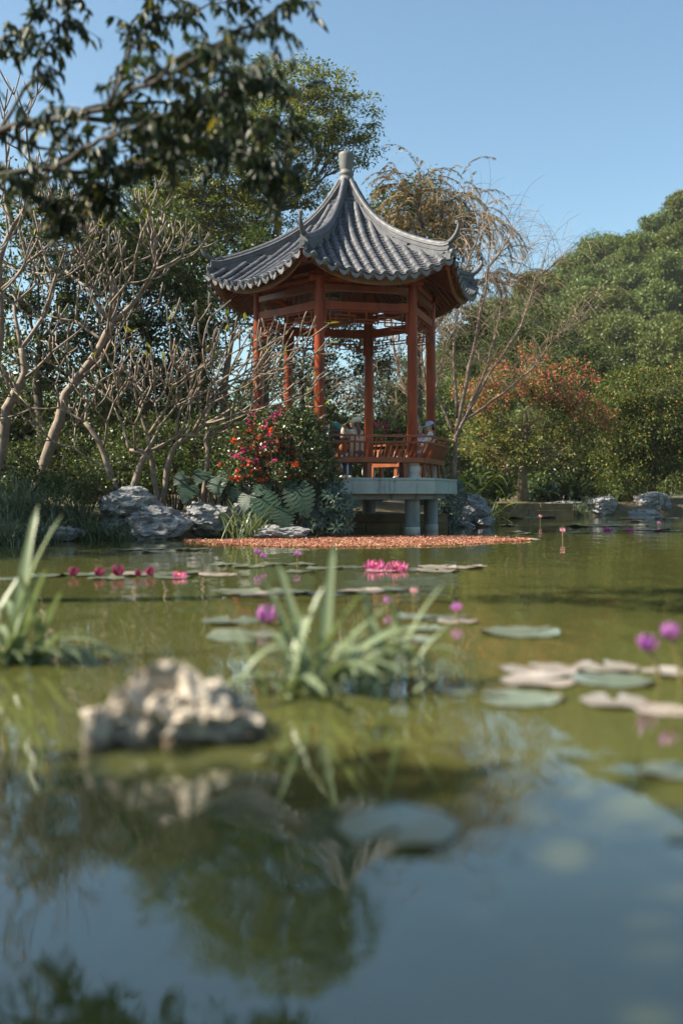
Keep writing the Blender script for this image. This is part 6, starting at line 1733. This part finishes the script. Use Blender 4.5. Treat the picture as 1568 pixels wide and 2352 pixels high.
    if hair == 'bob':
        for q in (-1, 1): hm.ball(hc + hx * q * 0.066 * s - lk * 0.01 * s - hz * 0.02 * s, (0.03 * s, 0.055 * s, 0.085 * s), 10, 8, HM)
    if hair == 'long':
        rr = random.Random(4)
        for q in range(12):
            a = hc - lk * 0.05 * s + hx * (q - 5.5) * 0.012 * s
            m = a - sp * 0.16 * s - lk * 0.06 * s + hx * rr.uniform(-.02, .02)
            e = a - sp * rr.uniform(0.30, 0.42) * s - lk * 0.05 * s + hx * rr.uniform(-.04, .04)
            cap(hm, a, m, 0.030 * s, 0.026 * s, 8); cap(hm, m, e, 0.025 * s, 0.008 * s, 8)
    blob(hm, 'hair', c['hair'], t, 0.009, 3)
    return t, O, hc, lk, hx, hz, HM, neck, rt, sp, fw
DARK = plain('dark_eye', (0.015, 0.012, 0.01), 0.3)
skin = plain('skin', (0.46, 0.26, 0.17), 0.5, 0.4); blackhair = plain('black_hair', (0.012, 0.010, 0.009), 0.35); brownhair = plain('brown_hair', (0.055, 0.024, 0.014), 0.35)
cl = lambda n, c: surf(n, [(0.3, tuple(x * 0.8 for x in c)), (0.7, c)], 9, 0.85, 0.5, 22, 0.012)
# woman in the beret, sitting sideways on the near bench, looking left
p = P(818, 1060, 21.15); pel = (p.x, 21.15, 1.72)
t, O, hc, lk, hx, hz, HM, neck, rt, sp, fw = person('seated person in a white knitted beret and beige jumper with long brown hair', pel, (-0.75, 0.65, 0), (-0.02, 0.05, 1), (-1, 0.25, 0.02),
    [(p.x - 0.28, 21.35, 2.25), (p.x - 0.22, 21.05, 2.22)], [(p.x - 0.26, 21.55, FLOOR), (p.x - 0.14, 21.75, FLOOR)], dict(skin=skin, top=cl('beige_knit', (0.52, 0.42, 0.33)), low=cl('blue_denim', (0.07, 0.11, 0.17)), shoe=plain('pale_shoe', (0.62, 0.55, 0.48)), hair=brownhair), 0.98, (0, 0, -1), (-0.6, 0.6, 0.7), 'long')
bm_ = MB(); bm_.ball(hc + hz * 0.075 - lk * 0.035, (0.115, 0.13, 0.066), 18, 10, HM @ Matrix.Rotation(R(-26), 3, 'X')); bm_.ball(hc + hz * 0.05 - lk * 0.02, (0.088, 0.097, 0.05), 16, 8, HM @ Matrix.Rotation(R(-16), 3, 'X'))
blob(bm_, 'beret', cl('cream_beret', (0.66, 0.62, 0.54)), t, 0.010, 4)
# person bending forward beside her
p = P(782, 1030, 21.9)
t, O, hc, lk, hx, hz, HM, neck, rt, sp, fw = person('person in a dark padded jacket bending forward behind the bench, backpack strap showing', (p.x + 0.10, 21.9, 2.02), (-1, -0.1, 0), (-0.88, -0.1, 0.62), (-0.75, -0.2, -0.55),
    [(p.x - 0.42, 21.7, 2.08), (p.x - 0.40, 22.05, 2.06)], [(p.x - 0.02, 21.8, FLOOR), (p.x + 0.16, 22.0, FLOOR)], dict(skin=skin, top=cl('charcoal_jacket', (0.035, 0.033, 0.036)), low=cl('orange_brown_trousers', (0.42, 0.14, 0.05)), shoe=plain('brown_shoe', (0.10, 0.06, 0.04)), hair=blackhair), 1.0, (0, 0, -1), (-1, 0, 0.2), 'short')
cm = MB(); cm.ball(hc + hz * 0.05, (0.09, 0.10, 0.075), 14, 8, HM); cm.ball(hc + hz * 0.045 + lk * 0.10, (0.065, 0.06, 0.012), 12, 6, HM)
blob(cm, 'cap', cl('pink_black_cap', (0.30, 0.10, 0.12)), t, 0.009, 3)
bk = MB(); u = rt.cross(sp); u = u if u.z > 0 else -u
a = neck - sp * 0.28 + u * 0.15
cap(bk, a - sp * 0.10, a + sp * 0.14, 0.10, 0.085)
blob(bk, 'backpack', cl('teal_backpack', (0.03, 0.16, 0.17)), t, 0.012, 4)
st = MB()
for q in (-0.11, 0.11): st.tube([neck - sp * 0.02 + rt * q + u * 0.08, neck + sp * 0.0 + rt * q + u * 0.02, neck - sp * 0.08 + rt * q - u * 0.10], 0.016, 6)
st.obj('strap', plain('green_strap', (0.20, 0.30, 0.14)), t, True)
# elderly couple at the right
p = Vector((1.84, 23.12, 0))
t, O, hc, lk, hx, hz, HM, neck, rt, sp, fw = person('seated person with black bobbed hair, glasses and lilac shirt beside the man in the cap', (p.x, 23.12, 1.72), (-0.9, -0.3, 0), (0.03, -0.05, 1), (-0.55, -0.85, -0.05),
    [(p.x - 0.26, 22.9, 1.86), (p.x - 0.20, 23.15, 1.84)], [(p.x - 0.50, 22.85, FLOOR), (p.x - 0.42, 23.05, FLOOR)], dict(skin=skin, top=cl('lilac_shirt', (0.52, 0.44, 0.58)), low=cl('white_trousers', (0.68, 0.66, 0.62)), shoe=plain('white_shoe', (0.66, 0.62, 0.56)), hair=blackhair), 0.98, (0, 0, -1), (-0.6, -0.4, 0.8), 'bob')
gl = MB()
for q in (-1, 1):
    ctr = hc + lk * 0.096 + hx * q * 0.031 + hz * 0.02
    gl.tube([ctr + hx * 0.026 * math.cos(a * PI / 6) + hz * 0.020 * math.sin(a * PI / 6) for a in range(13)], 0.003, 5, False)
    gl.tube([ctr + hx * q * 0.026, hc + hx * q * 0.078 + hz * 0.02], 0.003, 5)
gl.tube([hc + lk * 0.098 + hx * 0.006 + hz * 0.022, hc + lk * 0.098 - hx * 0.006 + hz * 0.022], 0.003, 5)
gl.obj('glasses', plain('gold_wire', (0.45, 0.36, 0.22), 0.3), t)
sc = MB(); sc.tube([neck + Vector((math.cos(a) * 0.07, math.sin(a) * 0.07, -0.01)) for a in [i * PI / 5 for i in range(11)]], 0.026, 8); sc.tube([neck + lk * 0.07, neck + lk * 0.12 - Vector((0, 0, 0.2))], [0.03, 0.02], 8)
sc.obj('scarf', cl('purple_scarf', (0.24, 0.08, 0.36)), t, True)
p = Vector((1.93, 22.55, 0))
t, O, hc, lk, hx, hz, HM, neck, rt, sp, fw = person('seated person in a pale blue baseball cap and white shirt, head bowed to the left', (p.x, 22.55, 1.73), (-0.95, 0.1, 0), (0.17, -0.03, 1), (-0.93, -0.1, -0.32),
    [(p.x - 0.30, 22.45, 1.86), (p.x - 0.30, 22.7, 1.86)], [(p.x - 0.50, 22.45, FLOOR), (p.x - 0.50, 22.72, FLOOR)], dict(skin=skin, top=cl('white_shirt', (0.60, 0.62, 0.62)), low=cl('grey_trousers', (0.12, 0.12, 0.13)), shoe=plain('black_shoe', (0.03, 0.03, 0.03)), hair=blackhair), 1.03, (0, 0, -1), (-0.8, 0, 0.7), 'short', 0.0)
cm = MB(); cm.ball(hc + hz * 0.058 - lk * 0.008, (0.090, 0.102, 0.078), 16, 10, HM); cm.ball(hc + hz * 0.050 + lk * 0.115, (0.068, 0.075, 0.013), 14, 6, HM)
blob(cm, 'cap', cl('pale_blue_cap', (0.36, 0.46, 0.66)), t, 0.008, 3)
st = MB()
for q in (-0.12, 0.12): st.tube([neck + rt * q - sp * 0.02 - fw * 0.07, neck + rt * q + sp * 0.012, neck + rt * q - sp * 0.18 + fw * 0.13], 0.010, 6)
st.obj('strap', plain('navy_strap', (0.03, 0.04, 0.09)), t, True)

# ------------------------------------------------------------------ thin haze in the valley air
hz = MB().box((90, 140, 29.0), (700, 420, 62.2))
m = bpy.data.materials.new('pale_haze'); m.use_nodes = True
nt = m.node_tree; nt.nodes.clear()
ho = nt.nodes.new('ShaderNodeOutputMaterial'); hv = nt.nodes.new('ShaderNodeVolumePrincipled')
hv.inputs['Color'].default_value = (0.93, 0.96, 1.0, 1); hv.inputs['Density'].default_value = 0.00022; hv.inputs['Anisotropy'].default_value = 0.2
nt.links.new(hv.outputs[0], ho.inputs['Volume'])
tag(hz.obj('haze', m), 'thin pale haze in the air over the pond and hill', 'haze', kind='stuff')
